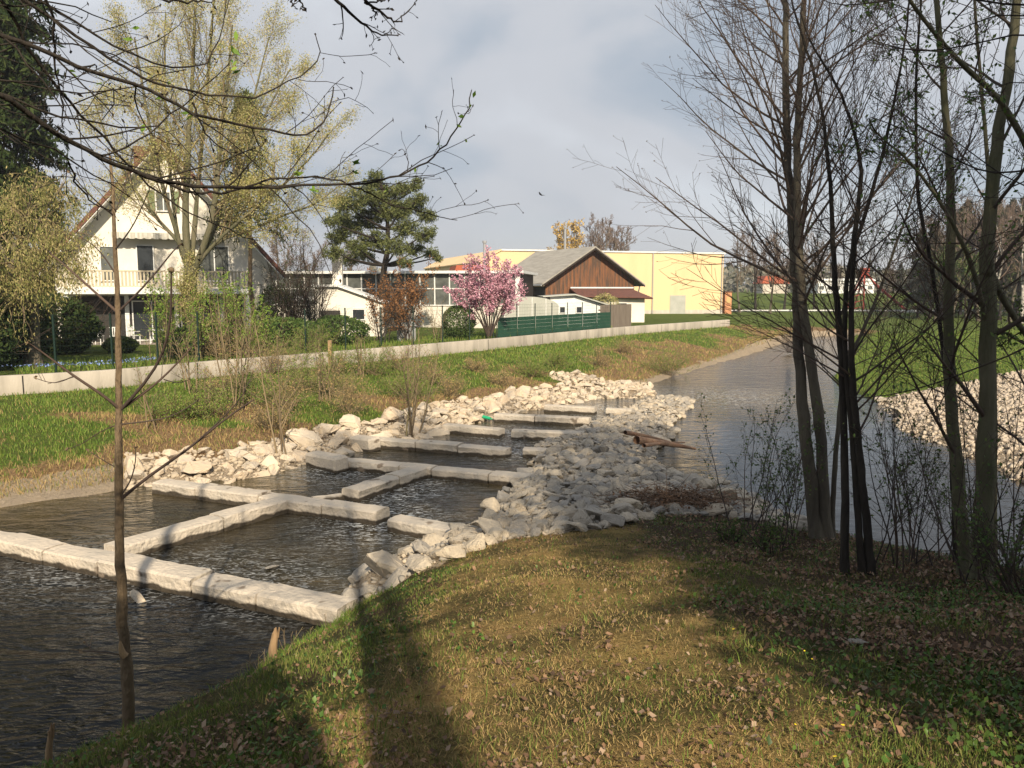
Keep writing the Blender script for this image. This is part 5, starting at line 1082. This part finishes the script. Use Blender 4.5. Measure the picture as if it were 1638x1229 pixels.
tree('riverside_tree', 'thin dark stem left of the two thick trunks', st[0][0][0] + (0, 0, .12), st, br_lv(14, (.22, .36), .03, .003), M['bark_dark'], M['twig'], None, None, seed=205, stem_f=(.25, 1))
Yb = 10.6
st = based([[np.array(PL(Yb, Yb, [(1588, 930), (1590, 700), (1588, 450), (1582, 293), (1572, 160), (1558, 0), (1550, -140)])), .05, .012]])
tree('riverside_tree', 'pale slim trunk behind the thickest trunk', st[0][0][0] + (0, 0, .12), st, br_lv(14, (.2, .34), .04, .003), M['bark_green'], M['twig'], None, None, seed=206, stem_f=(.3, 1))
Yb = 9.5
st = based([[np.array(PL(Yb, Yb, [(1690, 960), (1680, 700), (1660, 450), (1668, 200), (1675, 0)])), .07, .02]])
tree('riverside_tree', 'tree just outside the right edge reaching branches inwards', st[0][0][0] + (0, 0, .12), st, br_lv(12, (.28, .4), .0, .003), M['bark_dark'], M['twig'], dict(cnt=1, size=.05, f0=.6), M['leaf_mid'], seed=207, stem_f=(.15, 1), leafname='young_leaves')
# bankside shrubs with young leaves
for i, (pxx, Y, h, sp, n_, lf, lab) in enumerate(((1215, 12.6, 2.3, .26, 9, 1, 'leafing shrub standing before the right river, left of the double trunk'), (1262, 11.6, 2.1, .22, 8, 1, 'leafing shrub leaning left at the double trunk'), (1180, 11.6, .45, .4, 10, 1, 'low green shrub at the end of the cobble spit'), (1440, 9.4, 2.6, .22, 7, 1, 'thicket of thin stems between dark and grey trunks'),
                                               (1490, 9.8, 2.2, .28, 8, 1, 'tangled low thicket left of the grey-green trunk'), (1600, 8.3, 2.6, .25, 6, 1, 'leafing thicket at the foot of the thickest trunk'), (1640, 9.6, 2.8, .25, 8, 1, 'dense thicket at the right edge'), (1540, 10.6, 1.8, .3, 7, 1, 'small thicket behind the grey-green trunk'), (1240, 10.4, .6, .4, 12, 1, 'low bramble beneath the leafing shrub'), (1660, 7.6, 1.2, .5, 24, 1, 'dark bramble heap at the right edge'))):
    shrub('bank_shrub', lab, at(pxx, Y), h, sp, n_, 8, 4, M['twig'], dict(cnt=1 if i not in (0, 1) else 2, size=.045, spread=.015, aspect=.6), M['leaf_mid'], 220 + i, .011, 'leafing shrubs on the near bank', gnarl=.07, trop=.02, rmin=.0022)

# ------------------------------------------------------------------ near sapling
Yb = 7.2
def Q(pts, Y0=7.2, Y1=7.2): return np.array(PL(Y0, Y1, pts))
st = based([[Q([(206, 1205), (206, 1110), (201, 1045), (194, 960), (190, 820), (190, 660), (189, 500), (183, 380), (180, 300), (176, 250)]), .062, .012]])
root = tree('young_tree', 'slim brown young tree with paired branches standing at the near left bank', st[0][0][0] + (0, 0, .12), st, [], M['bark_brown'], M['twig']); rb_ = np.array(root.location)
t = Tubes(); bl = [([(192, 655), (165, 632), (118, 602), (70, 565), (44, 548)], .016), ([(118, 602), (95, 612), (80, 613), (56, 605)], .006), ([(194, 655), (235, 610), (262, 565), (274, 510), (274, 432)], .016), ([(194, 655), (250, 615), (290, 575), (310, 552)], .014), ([(262, 607), (285, 614), (302, 608)], .005),
                      ([(188, 803), (240, 760), (300, 720), (360, 670), (405, 640)], .017), ([(300, 720), (350, 675), (385, 640), (405, 595)], .008), ([(188, 800), (210, 770), (218, 735), (216, 715)], .009), ([(192, 678), (160, 690), (130, 712), (108, 718)], .006), ([(192, 679), (230, 675), (275, 668), (318, 640)], .008),
                      ([(188, 500), (160, 475), (110, 430), (80, 405)], .014), ([(188, 500), (220, 470), (255, 430), (278, 400), (291, 390)], .012), ([(186, 440), (160, 400), (130, 380)], .008), ([(184, 400), (215, 360), (240, 300)], .008), ([(182, 345), (150, 320), (110, 275)], .008), ([(182, 345), (178, 290), (175, 240)], .006), ([(182, 345), (200, 300), (212, 240)], .006), ([(200, 1050), (180, 1045), (150, 1042), (128, 1043)], .006), ([(150, 1042), (142, 1035), (136, 1028)], .004), ([(190, 750), (170, 740), (140, 720)], .006)]
tips = []
for pts, r_ in bl:
    q = resample(Q(pts, 7.2, 7.2 + rng.uniform(-.5, .5)), 9) - rb_; t.add(q, np.linspace(r_, r_ * .45, 9), 5); tips.append(q[-1])
    s, d, l, rr = kids(q[None], np.linspace(r_, r_ * .4, 9)[None], np.array([.5]), 3, .4, 1, (30, 60), (.2, .5), .4); p2, r2 = grow(s, d, l, rr, 4, .08, .05, .5); t.add(p2, np.maximum(r2, .0025), 3)
link('branches', t.mesh('branches'), M['twig'], root)
mb = MB()
for tp_ in tips: bmesh.ops.create_icosphere(mb.bm, subdivisions=1, radius=.02, matrix=Matrix.Translation(Vector(tp_)) @ Matrix.Diagonal((1, 1, 1.6, 1)))
mb.bm.free(); mb = MB(); bmesh.ops.create_icosphere(mb.bm, subdivisions=2, radius=.026, matrix=Matrix.Translation(Vector(tips[2])))
mb.build('seed_head', M['bark_brown'], root)
link('buds', leafmesh('buds', np.repeat(np.array(tips), 3, 0) + rng.normal(0, .006, (len(tips) * 3, 3)), .045, aspect=.4), M['bark_brown'], root)
link('broken_stub', (lambda m_: m_)(Tubes.mesh((lambda T_: (T_.add(resample(Q([(201, 1050), (195, 1045), (192, 1025)], 7.12, 7.1), 5) - rb_, np.array([.035, .03, .025, .018, .006]), 6), T_)[1])(Tubes()), 'broken_stub')), M['stump'], root)
# ------------------------------------------------------------------ overhanging branches at top left
tb_ = np.array([-3.7, 2.3, 0]); tb_[2] = H(tb_[0], tb_[1]); g = np.random.default_rng(44)
root = empty('overhanging_tree', tb_); tag(root, 'tree beside the viewer whose bare dark branches hang across the top left', 'tree')
t = Tubes(); q = resample(np.array([(0, 0, -.2), (.05, 0, 2.), (.1, .1, 4.2), (0, .2, 6.5), (.1, .3, 9)]), 14); t.add(q, np.linspace(.14, .05, 14), 8); link('trunk', t.mesh('trunk'), M['bark_dark'], root)
S = 2.925; c1 = lambda L: [(a_ / S, b_ / S) for a_, b_ in L]; c6 = lambda L: [(440 + a_ / 3.07, b_ / 3.07) for a_, b_ in L]; c4 = lambda L: [(1000 + a_ / 2.561, b_ / 2.561) for a_, b_ in L]
ov = [(c1([(-80, -120), (10, 0), (60, 90), (120, 210), (190, 300), (260, 400), (330, 500), (400, 560), (470, 620), (560, 720), (640, 810), (720, 890), (830, 970), (960, 1030), (1090, 1090), (1200, 1130)]), .011, 3.2, 4.4),
      (c1([(-200, 60), (-20, 150), (200, 240), (320, 290), (450, 345), (600, 385), (700, 420), (790, 475), (880, 520), (990, 555), (1120, 585), (1260, 615), (1350, 625), (1400, 645), (1480, 610), (1530, 540), (1557, 460), (1557, 410)]), .013, 3.0, 4.2),
      (c1([(-60, -120), (80, -30), (220, 70), (350, 160), (450, 230), (560, 310), (690, 370), (800, 410), (920, 440), (1060, 455), (1160, 468), (1230, 440), (1330, 395), (1420, 350), (1480, 300), (1500, 230), (1478, 160)]), .010, 3.2, 4.3),
      (c1([(20, -100), (190, 0), (300, 60), (400, 120), (490, 190), (580, 245), (680, 290), (780, 315), (900, 320), (980, 300), (1010, 220), (1035, 150), (1060, -20)]), .009, 3.3, 4.0),
      (c1([(-220, 330), (-20, 430), (100, 510), (200, 590), (320, 660), (430, 715), (540, 770), (640, 810), (760, 845), (870, 870), (1000, 880), (1120, 880), (1290, 875), (1400, 865)]) + c6([(200, 905), (440, 905), (560, 880), (650, 845), (750, 795), (810, 740), (860, 680), (910, 600), (950, 540), (970, 450)]), .013, 2.9, 4.8),
      (c1([(-100, 540), (0, 600), (100, 650), (220, 690), (330, 745), (430, 810), (520, 860), (600, 925)]), .008, 3.0, 3.8),
      (c1([(-150, 380), (100, 480), (240, 530), (330, 560), (450, 570), (560, 590), (640, 605), (740, 590), (840, 500), (900, 450), (990, 370), (1060, 300)]), .007, 3.1, 4.0),
      (c1([(-100, 20), (90, 25), (250, 10), (370, 25), (430, 80), (520, 100)]), .006, 3.2, 3.9),
      (c1([(-150, 230), (50, 200), (200, 200), (330, 205), (430, 215), (520, 260), (600, 300), (700, 350)]), .006, 3.1, 3.9),
      (c1([(180, -60), (250, 60), (260, 200), (250, 350), (300, 480), (290, 600)]), .005, 3.3, 3.7),
      (c1([(-60, 360), (150, 400), (300, 430), (500, 430), (600, 420), (720, 350), (860, 325)]), .005, 3.2, 3.9),
      (c1([(-100, 480), (60, 500), (180, 480), (290, 500), (360, 490), (520, 400), (560, 460), (480, 560)]), .005, 3.1, 3.8),
      (c1([(640, 810), (800, 860), (900, 915), (1000, 910), (1120, 885), (1260, 840), (1400, 825), (1560, 835), (1700, 890)]) + c6([(440, 940), (560, 1000), (700, 1040), (780, 1055), (890, 1085)]), .006, 3.6, 4.8),
      (c6([(180, -140), (300, 0), (370, 70), (430, 125), (520, 175), (600, 180)]), .008, 3.6, 4.0), (c6([(300, -120), (430, 0), (500, 50), (570, 105), (610, 110), (622, 80)]), .007, 3.6, 4.0), (c6([(440, 0), (480, 40), (490, 95)]), .004, 3.8, 3.9), (c6([(440, 15), (500, 10), (555, 0)]), .004, 3.8, 3.9), (c6([(80, -60), (85, 30)]), .004, 3.8, 3.9), (c6([(110, -20), (135, 30), (155, 50)]), .004, 3.8, 3.9), (c1([(700, -10), (830, 8), (920, 8), (990, 12)]), .006, 3.7, 3.9),
      (c1([(900, 480), (940, 600), (1000, 670), (1100, 735)]), .004, 3.9, 4.0), (c1([(320, 760), (360, 880), (430, 950), (520, 990)]), .004, 3.4, 3.9)]
trk = q; tw = Tubes(); bud = []
for i, (pts, r_, Y0, Y1) in enumerate(ov):
    pl = np.array(PL(Y0, Y1, pts)) - tb_
    if pts[0][0] < 10:
        z_ = pl[0, 2] + .25; pl = np.vstack([[trk[np.argmin(np.abs(trk[:, 2] - z_))]], pl])
    n = max(12, len(pts) * 3); p = resample(pl, n); p[1:] += g.normal(0, .004, (n - 1, 3)); r = np.linspace(r_ * 1.2, max(.0024, r_ * .24), n); tw.add(p, r, 6)
    ns = max(3, len(pts)); L = np.linalg.norm(np.diff(p, axis=0), axis=1).sum()
    s, d, l, rr = kids(p[None], r[None], np.array([min(L, 1.8)]), ns, .2, .98, (30, 60), (.12, .4), .5, g, .3); p2, r2 = grow(s, d, l, rr, 7, .13, .01, .45, g); p2 = p2 + 0; tw.add(p2, np.clip(r2, .0016, .004), 4)
    s, d, l, rr = kids(p2, r2, l, 2, .2, .95, (30, 60), (.3, .6), .7, g); p3, r3 = grow(s, d, l, rr, 5, .15, .0, .5, g); tw.add(p3, np.clip(r3, .0012, .003), 3); bud += [p2[:, -1], p3[:, -1], p[-1:]]
link('branches', tw.mesh('branches'), M['bark_dark'], root)
bd = np.concatenate(bud); link('buds', leafmesh('buds', bd, g.uniform(.015, .03, len(bd)), g=g, aspect=.45), M['bark_dark'], root)
lv_ = c1([(630, 130), (595, 190), (1040, 205), (1105, 185), (1095, 235), (1090, 290), (1105, 325), (750, 445), (890, 530), (975, 285), (1395, 805), (1470, 900), (470, 400), (345, 345), (680, 600), (780, 390)]) + c6([(400, 815), (395, 845), (912, 572), (965, 520), (905, 625), (930, 690), (690, 830), (545, 935), (185, 940), (100, 850), (810, 715), (972, 470)])
lp = np.array([PD(a_, b_, 4.0 if a_ < 500 else 4.6) for a_, b_ in lv_]) - tb_; lp = np.repeat(lp, 2, 0) + g.normal(0, .008, (len(lp) * 2, 3))
link('young_leaves', leafmesh('young_leaves', lp, g.uniform(.03, .06, len(lp)), g=g, aspect=.4), M['leaf_bright'], root)
# right overhanging branches belong to a tree beside the viewer on the right
tb_ = np.array([4.6, 3.4, 0]); tb_[2] = H(tb_[0], tb_[1]); root = empty('overhanging_tree', tb_); tag(root, 'tree outside the right edge whose dark branches reach in at the top right', 'tree')
t = Tubes(); trk = resample(np.array([(0, 0, -.2), (.05, 0, 2.), (-.1, .1, 4.2), (0, .2, 6.5), (.1, .3, 9)]), 14); t.add(trk, np.linspace(.13, .05, 14), 8); link('trunk', t.mesh('trunk'), M['bark_dark'], root); tw = Tubes(); bud = []
for i, (pts, r_, Y0, Y1) in enumerate([(c4([(2000, 560), (1760, 680), (1634, 700), (1500, 715), (1380, 670), (1250, 590), (1120, 520), (1005, 480)]), .011, 4.6, 5.2), (c4([(1900, 120), (1634, 60), (1500, 60), (1400, 110), (1340, 135)]), .009, 4.6, 5.0), (c4([(1900, -60), (1650, 30), (1500, 10), (1330, -20), (1090, 0), (960, 20), (860, 22), (800, -5)]), .009, 4.4, 5.2), (c4([(2000, 200), (1634, 130), (1480, 170), (1330, 200), (1230, 212), (1120, 200), (1000, 160)]), .008, 4.5, 5.2), (c4([(1900, 380), (1634, 330), (1560, 340), (1520, 360)]), .006, 4.6, 5), (c4([(1900, 900), (1640, 760), (1560, 730), (1450, 650), (1330, 560), (1200, 460)]), .007, 4.8, 5.4), ([(1800, 470), (1638, 560), (1560, 590), (1480, 620), (1400, 637), (1350, 635)], .011, 4.8, 5.6)]):
    pl = np.array(PL(Y0, Y1, pts)) - tb_; z_ = pl[0, 2] - .3; pl = np.vstack([[trk[np.argmin(np.abs(trk[:, 2] - z_))]], pl]); n = len(pts) * 4; p = resample(pl, n); r = np.linspace(r_ * 1.2, .003, n); tw.add(p, r, 6)
    s, d, l, rr = kids(p[None], r[None], np.array([1.8]), 8, .3, .98, (30, 60), (.15, .45), .5, g, .3); p2, r2 = grow(s, d, l, rr, 7, .12, .02, .45, g); tw.add(p2, np.clip(r2, .0018, .0045), 4)
    s, d, l, rr = kids(p2, r2, l, 3, .2, .95, (30, 60), (.3, .6), .7, g); p3, r3 = grow(s, d, l, rr, 5, .14, .02, .5, g); tw.add(p3, np.clip(r3, .0014, .0035), 3); bud += [p3[:, -1], p3[:, 2]]
link('branches', tw.mesh('branches'), M['bark_dark'], root); bd = np.concatenate(bud); link('young_leaves', leafmesh('young_leaves', bd, g.uniform(.02, .05, len(bd)), g=g, aspect=.5), M['leaf_mid'], root)

# ------------------------------------------------------------------ trees behind the viewer (they shade the near bank)
shade = [(.75, -2.4, 11, .17, 0), (8.6, -8.5, 18, .26, 1), (7.8, -5.5, 16, .24, 1), (10.5, -3, 15, .24, 1), (9.5, 1.5, 13, .2, 1), (6.9, -1.2, 11, .17, 1), (3.2, -12, 19.5, .27, 2), (7.2, -12, 21, .27, 2), (11.2, -12.5, 21, .27, 2), (4.9, -2.2, 9.5, .15, 1), (-1.9, -3.6, 6.5, .1, 1), (5.6, .3, 7, .1, 1)]
shl = ['slim bare tree directly behind the viewer', 'tall leafing tree behind the viewer, right', 'leafing tree on the bank behind right', 'leafing tree farther right behind the viewer', 'tree on the right bank outside the frame', 'small tree right of the viewer', 'tallest tree far behind the viewer', 'high-crowned tree far behind the viewer, right', 'high-crowned tree farthest right behind the viewer', 'leafy tree close behind the viewer, right', 'leafy tree close behind the viewer, left', 'low leafy tree just right of the viewer']
for i, (x, y, h, r_, lf) in enumerate(shade):
    b = np.array([x, y, H(x, y)]); g = np.random.default_rng(300 + i); st = [[np.array([b - (0, 0, .2), b + (g.normal(0, .1), g.normal(0, .1), h * .3), b + (g.normal(0, .3), g.normal(0, .3) - .3, h * .65), b + (g.normal(0, .4), g.normal(0, .3) - .6, h)]), r_, .03]]
    tree('shade_tree', shl[i], b, st, [dict(cnt=26 if lf else 9, ang=(40, 70), ratio=(.2, .34), n=7, gnarl=.08, trop=.05, rr=.45, rmin=.012), dict(cnt=7, ang=(30, 60), ratio=(.35, .6), n=5, rmin=.006), dict(cnt=4, ang=(30, 60), ratio=(.4, .6), n=4, rmin=.004)] if lf else [dict(cnt=9, ang=(30, 55), ratio=(.2, .3), n=7, gnarl=.08, trop=.06, rr=.45, rmin=.012)],
         M['bark_dark'], M['twig'], dict(cnt=4, size=.13 if lf == 1 else .2, spread=.1 if lf == 1 else .25, levels=(-1,)) if lf else None, M['leaf_mid'] if lf else None, seed=300 + i, stem_f=(.74 if lf == 2 else .4, 1))

for (x, y, h, rd, sd__, lab) in ((5.4, -3.0, 10.5, 2.3, 71, 'dense conifer close behind the viewer on the right'), (7.9, -1.5, 11, 2.6, 72, 'dense conifer on the right bank outside the frame'), (6.6, 1.6, 6.5, 1.9, 73, 'low dense conifer just outside the right edge'), (-.95, -2.9, 5.4, 1.6, 74, 'dense conifer close behind the viewer on the left')):
    conifer('conifer', lab, np.array([x, y, H(x, y)]), h, rd, M['bark_dark'], M['needle_dark'], sd__, 150, 40, .15, -.3, .3, .7, tr=.14)
# ------------------------------------------------------------------ ground cover near the viewer
def blades(name, x, y, h, w_, m_, g, lean=.5, label=None, nseg=1, lift=0.0):
    n = len(x); z = Hn(x, y) + lift; a = g.uniform(0, 6.283, n); dx = np.cos(a) * w_ / 2; dy = np.sin(a) * w_ / 2; b_ = g.uniform(0, 6.283, n); l = lean * h * g.uniform(.2, 1, n)
    base = np.stack([x, y, z - .01], 1); s = np.stack([dx, dy, 0 * dx], 1); top = base + np.stack([np.cos(b_) * l, np.sin(b_) * l, h], 1); mid = base + np.stack([np.cos(b_) * l * .35, np.sin(b_) * l * .35, h * .6], 1)
    V = np.stack([base - s, base + s, mid + s * .7, mid - s * .7, top], 1).reshape(-1, 3); i = np.arange(n)[:, None] * 5
    o = link(name, fast_mesh(name, V, [i + np.array([[0, 1, 2, 3]]), i + np.array([[3, 2, 4]])]), m_); tag(o, label, kind='stuff'); return o
def flat_leaves(name, x, y, size, m_, g, label, tilt=.5, lift=.012, aspect=.7):
    n = len(x); z = Hn(x, y) + lift + g.uniform(0, .025, n); a = g.uniform(0, 6.283, n); A = np.stack([np.cos(a), np.sin(a), g.normal(0, tilt, n)], 1); B = np.stack([-np.sin(a), np.cos(a), g.normal(0, tilt, n)], 1)
    c = np.stack([x, y, z], 1); A *= size[:, None] * .5; B *= size[:, None] * .5 * aspect; fold = np.array([0, 0, 1.]) * (size * .15)[:, None]
    V = np.stack([c - A, c - A * .2 + B, c + A, c - A * .2 - B, c - A * .1 - fold], 1).reshape(-1, 3); i = np.arange(n)[:, None] * 5
    o = link(name, fast_mesh(name, V, [i + np.array([[0, 1, 4]]), i + np.array([[1, 2, 4]]), i + np.array([[2, 3, 4]]), i + np.array([[3, 0, 4]])]), m_); tag(o, label, kind='stuff'); return o
g = np.random.default_rng(70)
def near_pts(n, f):
    y = 2.3 + 11.5 * g.random(n) ** 1.7; x = g.uniform(-.7, .75, n) * (y + .8); z, d, r, b_ = terrain(x, y); ok = (r == 2) & (d > .12) & ~inside(x, y, spit_rock); x, y, d = x[ok], y[ok], d[ok]
    ok = g.random(len(x)) < f(x, y, d); return x[ok], y[ok]
pthd = lambda x, y: np.abs(x - (.32 + .03 * y)) + (fbm(x * .7, y * .7, 41) - .5) * .9
isl = lambda x, y: sstep(1.5 + .03 * y - pthd(x, y), 0, .9); isr = lambda x, y: sstep(x + (fbm(x * .6, y * .6, 42) - .5) * 3, 1.8, 3.6); cl_ = lambda x, y, s, k_: sstep(fbm(x * k_, y * k_, s), .42, .62)
x, y = near_pts(260000, lambda x, y, d: (.1 + .75 * cl_(x, y, 71, 1.6)) * (1 - .7 * isr(x, y)) * (1 - .85 * isl(x, y))); blades('grass', x, y, g.uniform(.02, .075, len(x)), .003 + .0005 * y, M['grass_near'], g, .8, 'short green grass of the near bank')
x, y = near_pts(230000, lambda x, y, d: .12 + .85 * isl(x, y) * (1 - .4 * isr(x, y)) * (.35 + .65 * cl_(x, y, 171, .9))); blades('dry_grass', x, y, g.uniform(.012, .04, len(x)), .003 + .0005 * y, M['grass_dry'], g, 1.5, 'flattened dry straw along the trodden path')
x, y = near_pts(170000, lambda x, y, d: .03 + (.75 * isr(x, y) + .4 * cl_(x, y, 75, .8) * (1 - isl(x, y) * .5)) * (.15 + .85 * cl_(x, y, 76, 3.))); flat_leaves('leaf_litter', x, y, g.uniform(.012, .028, len(x)) * (1 + g.random(len(x)) ** 3) * (1 + .03 * y), M['litter'], g, 'brown fallen leaves covering the near bank')
x, y = near_pts(110000, lambda x, y, d: (.04 + .5 * isr(x, y)) * cl_(x, y, 77, .8) + .22 * (1 - isl(x, y)) * cl_(x, y, 78, .9)); flat_leaves('ivy', x, y, g.uniform(.014, .034, len(x)), M['ivy'], g, 'dark green ivy and ground-cover leaves', .7, .03, .9)
x, y = near_pts(90000, lambda x, y, d: cl_(x, y, 179, 1.0) * (1 - .8 * isl(x, y)) * (1 - .4 * isr(x, y))); blades('grass', x, y, g.uniform(.02, .065, len(x)), .0045, M['grass'], g, .8, 'fresh green grass patches of the near bank')
x, y = near_pts(5000, lambda x, y, d: .5 * cl_(x, y, 79, 2.) * (1 - .8 * isl(x, y))); blades('grass_tufts', x, y, g.uniform(.07, .16, len(x)), .006, M['grass'], g, .7, 'taller green grass tufts of the near bank')
# bank edge grass
y = g.uniform(6, 10.6, 30000); x = g.uniform(-5, 0, 30000); z, d, r, b_ = terrain(x, y); ok = (r == 2) & (d > .02) & (d < .7) & ~inside(x, y, spit_rock) & (g.random(len(x)) < .5); blades('grass', x[ok], y[ok], g.uniform(.05, .15, ok.sum()), .008, M['grass'], g, .8, 'longer grass along the near water edge')
# left bank vegetation
def far_pts(n, f, ymin=15, ymax=78):
    y = ymin + (ymax - ymin) * g.random(n) ** 1.5; x = g.uniform(-.66, .45, n) * y; z, d, r, b_ = terrain(x, y); dr = sstep(fbm(x * .35, y * .35, 21) + .30 - d * .085, .38, .62); dr = np.maximum(dr, .75 * sstep(3.2 - d, 0, 2) * (y > 36)); ok = (r == 0) & ~b_ & (g.random(n) < f(x, y, d, dr)) & (d > .35) & ~left_fn(x, y); return x[ok], y[ok]
x, y = far_pts(340000, lambda x, y, d, dr: (1 - .8 * dr) * (.45 + .55 * cl_(x, y, 81, .7))); blades('grass', x, y, g.uniform(.05, .14, len(x)) * (1 + .4 * (y > 40)), .008 + .0005 * y, M['grass'], g, .6, 'green grass on the left bank')
x, y = far_pts(190000, lambda x, y, d, dr: .06 + .7 * dr); blades('dry_grass', x, y, g.uniform(.05, .2, len(x)), .007 + .0005 * y, M['grass_dry'], g, 1.3, 'dry tan grass on the left bank slope')
y = g.uniform(24, 60, 60000); x = g.uniform(-.62, .2, 60000) * y; z, d, r, b_ = terrain(x, y); dwl, _ = seg_dist(x, y, wall_ext, False); ok = b_ & (dwl < 5) & (dwl > .3); x, y = x[ok], y[ok]; blades('garden_grass', x, y, g.uniform(.08, .3, len(x)), .03, M['grass'], g, .6, 'green ground cover behind the flood wall')
y = g.uniform(26, 110, 120000); x = g.uniform(.3, .7, 120000) * y; z, d, r, b_ = terrain(x, y); ok = (r == 1) & ~inside(x, y, beach) & (d > .1); blades('meadow_grass', x[ok], y[ok], g.uniform(.04, .1, ok.sum()), .01 + .0006 * y[ok], M['grass'], g, .6, 'bright green meadow grass beyond the river')
# blue and yellow flowers in the left garden
x = g.uniform(-18, -11, 3000); y = g.uniform(27, 33, 3000); z, d, r, b_ = terrain(x, y); dwl, _ = seg_dist(x, y, wall_ext, False); ok = b_ & (dwl > .8) & (dwl < 2.2) & (x < -13.5)
flat_leaves('blue_flowers', x[ok], y[ok], g.uniform(.04, .08, ok.sum()), mat('blue_petals', (.2, .28, .55), .7), g, 'low blue flowers behind the wall at far left', .5, .22)
y = np.r_[g.normal(4.6, .2, 3), g.normal(3.4, .2, 3)]; x = np.r_[g.normal(1.62, .1, 3), g.normal(1.35, .15, 3)]; flat_leaves('yellow_flowers', x, y, g.uniform(.012, .022, len(x)), mat('yellow_petals', (.8, .6, .02), .6), g, 'tiny yellow flowers among the ground ivy', .2, .06, 1.)
# ------------------------------------------------------------------ small things
def stump(base, h, r, lab, lean=(.05, 0)):
    o = empty('broken_stump', base); tag(o, lab, 'stump'); t = Tubes(); t.add(np.array([(0, 0, -.1), (lean[0] * .4, 0, h * .4), (lean[0], lean[1], h * .8), (lean[0] * 1.2, lean[1], h)]), np.array([r, r * .8, r * .6, r * .1]), 7); link('wood', t.mesh('wood'), M['stump'], o)
    mb = MB()
    for i in range(3): a_ = i * 2.1; mb.bar((math.cos(a_) * r * .5 + lean[0], math.sin(a_) * r * .5, h * .7), (math.cos(a_) * r * .7 + lean[0] * 1.1, math.sin(a_) * r * .7, h * (1.0 - .07 * i)), .008, 4)
    mb.build('splinters', M['stump'], o)
p = P(435, 1066, .35); stump((p[0], p[1], H(p[0], p[1])), .4, .06, 'splintered pale stump at the water edge of the near bank')
p = P(77, 1240, .35); stump((p[0], p[1], max(0, H(p[0], p[1]))), .42, .035, 'thin broken stick standing in the dark water at bottom left')
for i, (a_, b_, h) in enumerate(((478, 1040, .45), (415, 1075, .3), (530, 1010, .2))):
    p = P(a_, b_, .4); shrub('dead_shoots', ['dry forked shoot on the near bank edge', 'dry shoots around the splintered stump', 'dry shoots beside the end of the nearest beam'][i], (p[0], p[1], H(p[0], p[1])), h, .35, 6, 3, 0, M['twig_tan'], None, None, 400 + i, .006, cat='shoots', rmin=.0025)
# driftwood and brush pile
for i, (pa_, pb_, r_, lab) in enumerate((((1018, 704), (1112, 718), .1, 'reddish driftwood log jutting from the spit into the river'), ((1000, 692), (1075, 708), .06, 'thinner grey driftwood pole on the spit'), ((1030, 713), (1095, 708), .05, 'short driftwood branch crossing the log'))):
    a_ = P(*pa_, .75); b_ = P(*pb_, .15); t = Tubes(); t.add(resample(np.array([a_, (a_ + b_) / 2 + (0, 0, .03), b_]), 9) - a_, np.linspace(r_, r_ * .35, 9) * (1 + .15 * rng.random(9)), 7); o = link('driftwood', t.mesh('driftwood'), M['drift']); o.location = tuple(a_); tag(o, lab, 'driftwood')
p = P(1085, 792, .75); g = np.random.default_rng(500); n = 420; o = empty('brush_pile', (p[0], p[1], H(p[0], p[1]))); tag(o, 'heap of dark dead twigs lying on the stones of the spit', 'brush pile')
s = g.normal(0, 1, (n, 3)) * (.5, .3, .04) + (0, 0, .2); dd = g.normal(0, 1, (n, 3)) * (1, 1, .15); bp, br = grow(s, dd, g.uniform(.15, .6, n), np.full(n, .007), 4, .12, 0, .5, g); t = Tubes(); t.add(bp, br, 3); link('twigs', t.mesh('twigs'), M['litter'], o)
s = g.normal(0, 1, (900, 3)) * (.5, .3, .05) + (0, 0, .15); link('dead_leaves', leafmesh('dead_leaves', s, g.uniform(.04, .1, 900), g=g, aspect=.6), M['litter'], o)
p = P(779, 640, .75); bt = MB(); bt.bar((-.14, 0, 0), (.1, 0, 0), .05, 12); bt.bar((.101, 0, 0), (.17, 0, 0), .022, 10); o = bt.build('plastic_bottle', M['bottle'], bevel=.008); o.location = (p[0], p[1], H(p[0], p[1]) + .22); o.scale = (1.2,) * 3; o.rotation_euler = (0, .2, -.3); tag(o, 'green plastic bottle lying on the left bank boulders', 'bottle')

# ------------------------------------------------------------------ thin spring haze
mb = MB().box(-1650, 1650, -300, 1950, -3, 70); hz_ = bpy.data.materials.new('haze_air'); hz_.use_nodes = True; t = hz_.node_tree; t.nodes.remove(t.nodes['Principled BSDF'])
pv = t.nodes.new('ShaderNodeVolumePrincipled'); pv.inputs['Color'].default_value = (.85, .88, .95, 1); pv.inputs['Density'].default_value = .0005; pv.inputs['Anisotropy'].default_value = .2
t.links.new(pv.outputs[0], t.nodes['Material Output'].inputs['Volume'])
tag(mb.build('haze', hz_), 'thin pale haze over the whole valley', kind='stuff')

for o in C.objects:
    if o.type == 'MESH' and o.parent is not None and o.name.split('.')[0] in ('buds', 'young_leaves', 'twigs', 'dead_leaves'): o['kind'] = 'stuff'
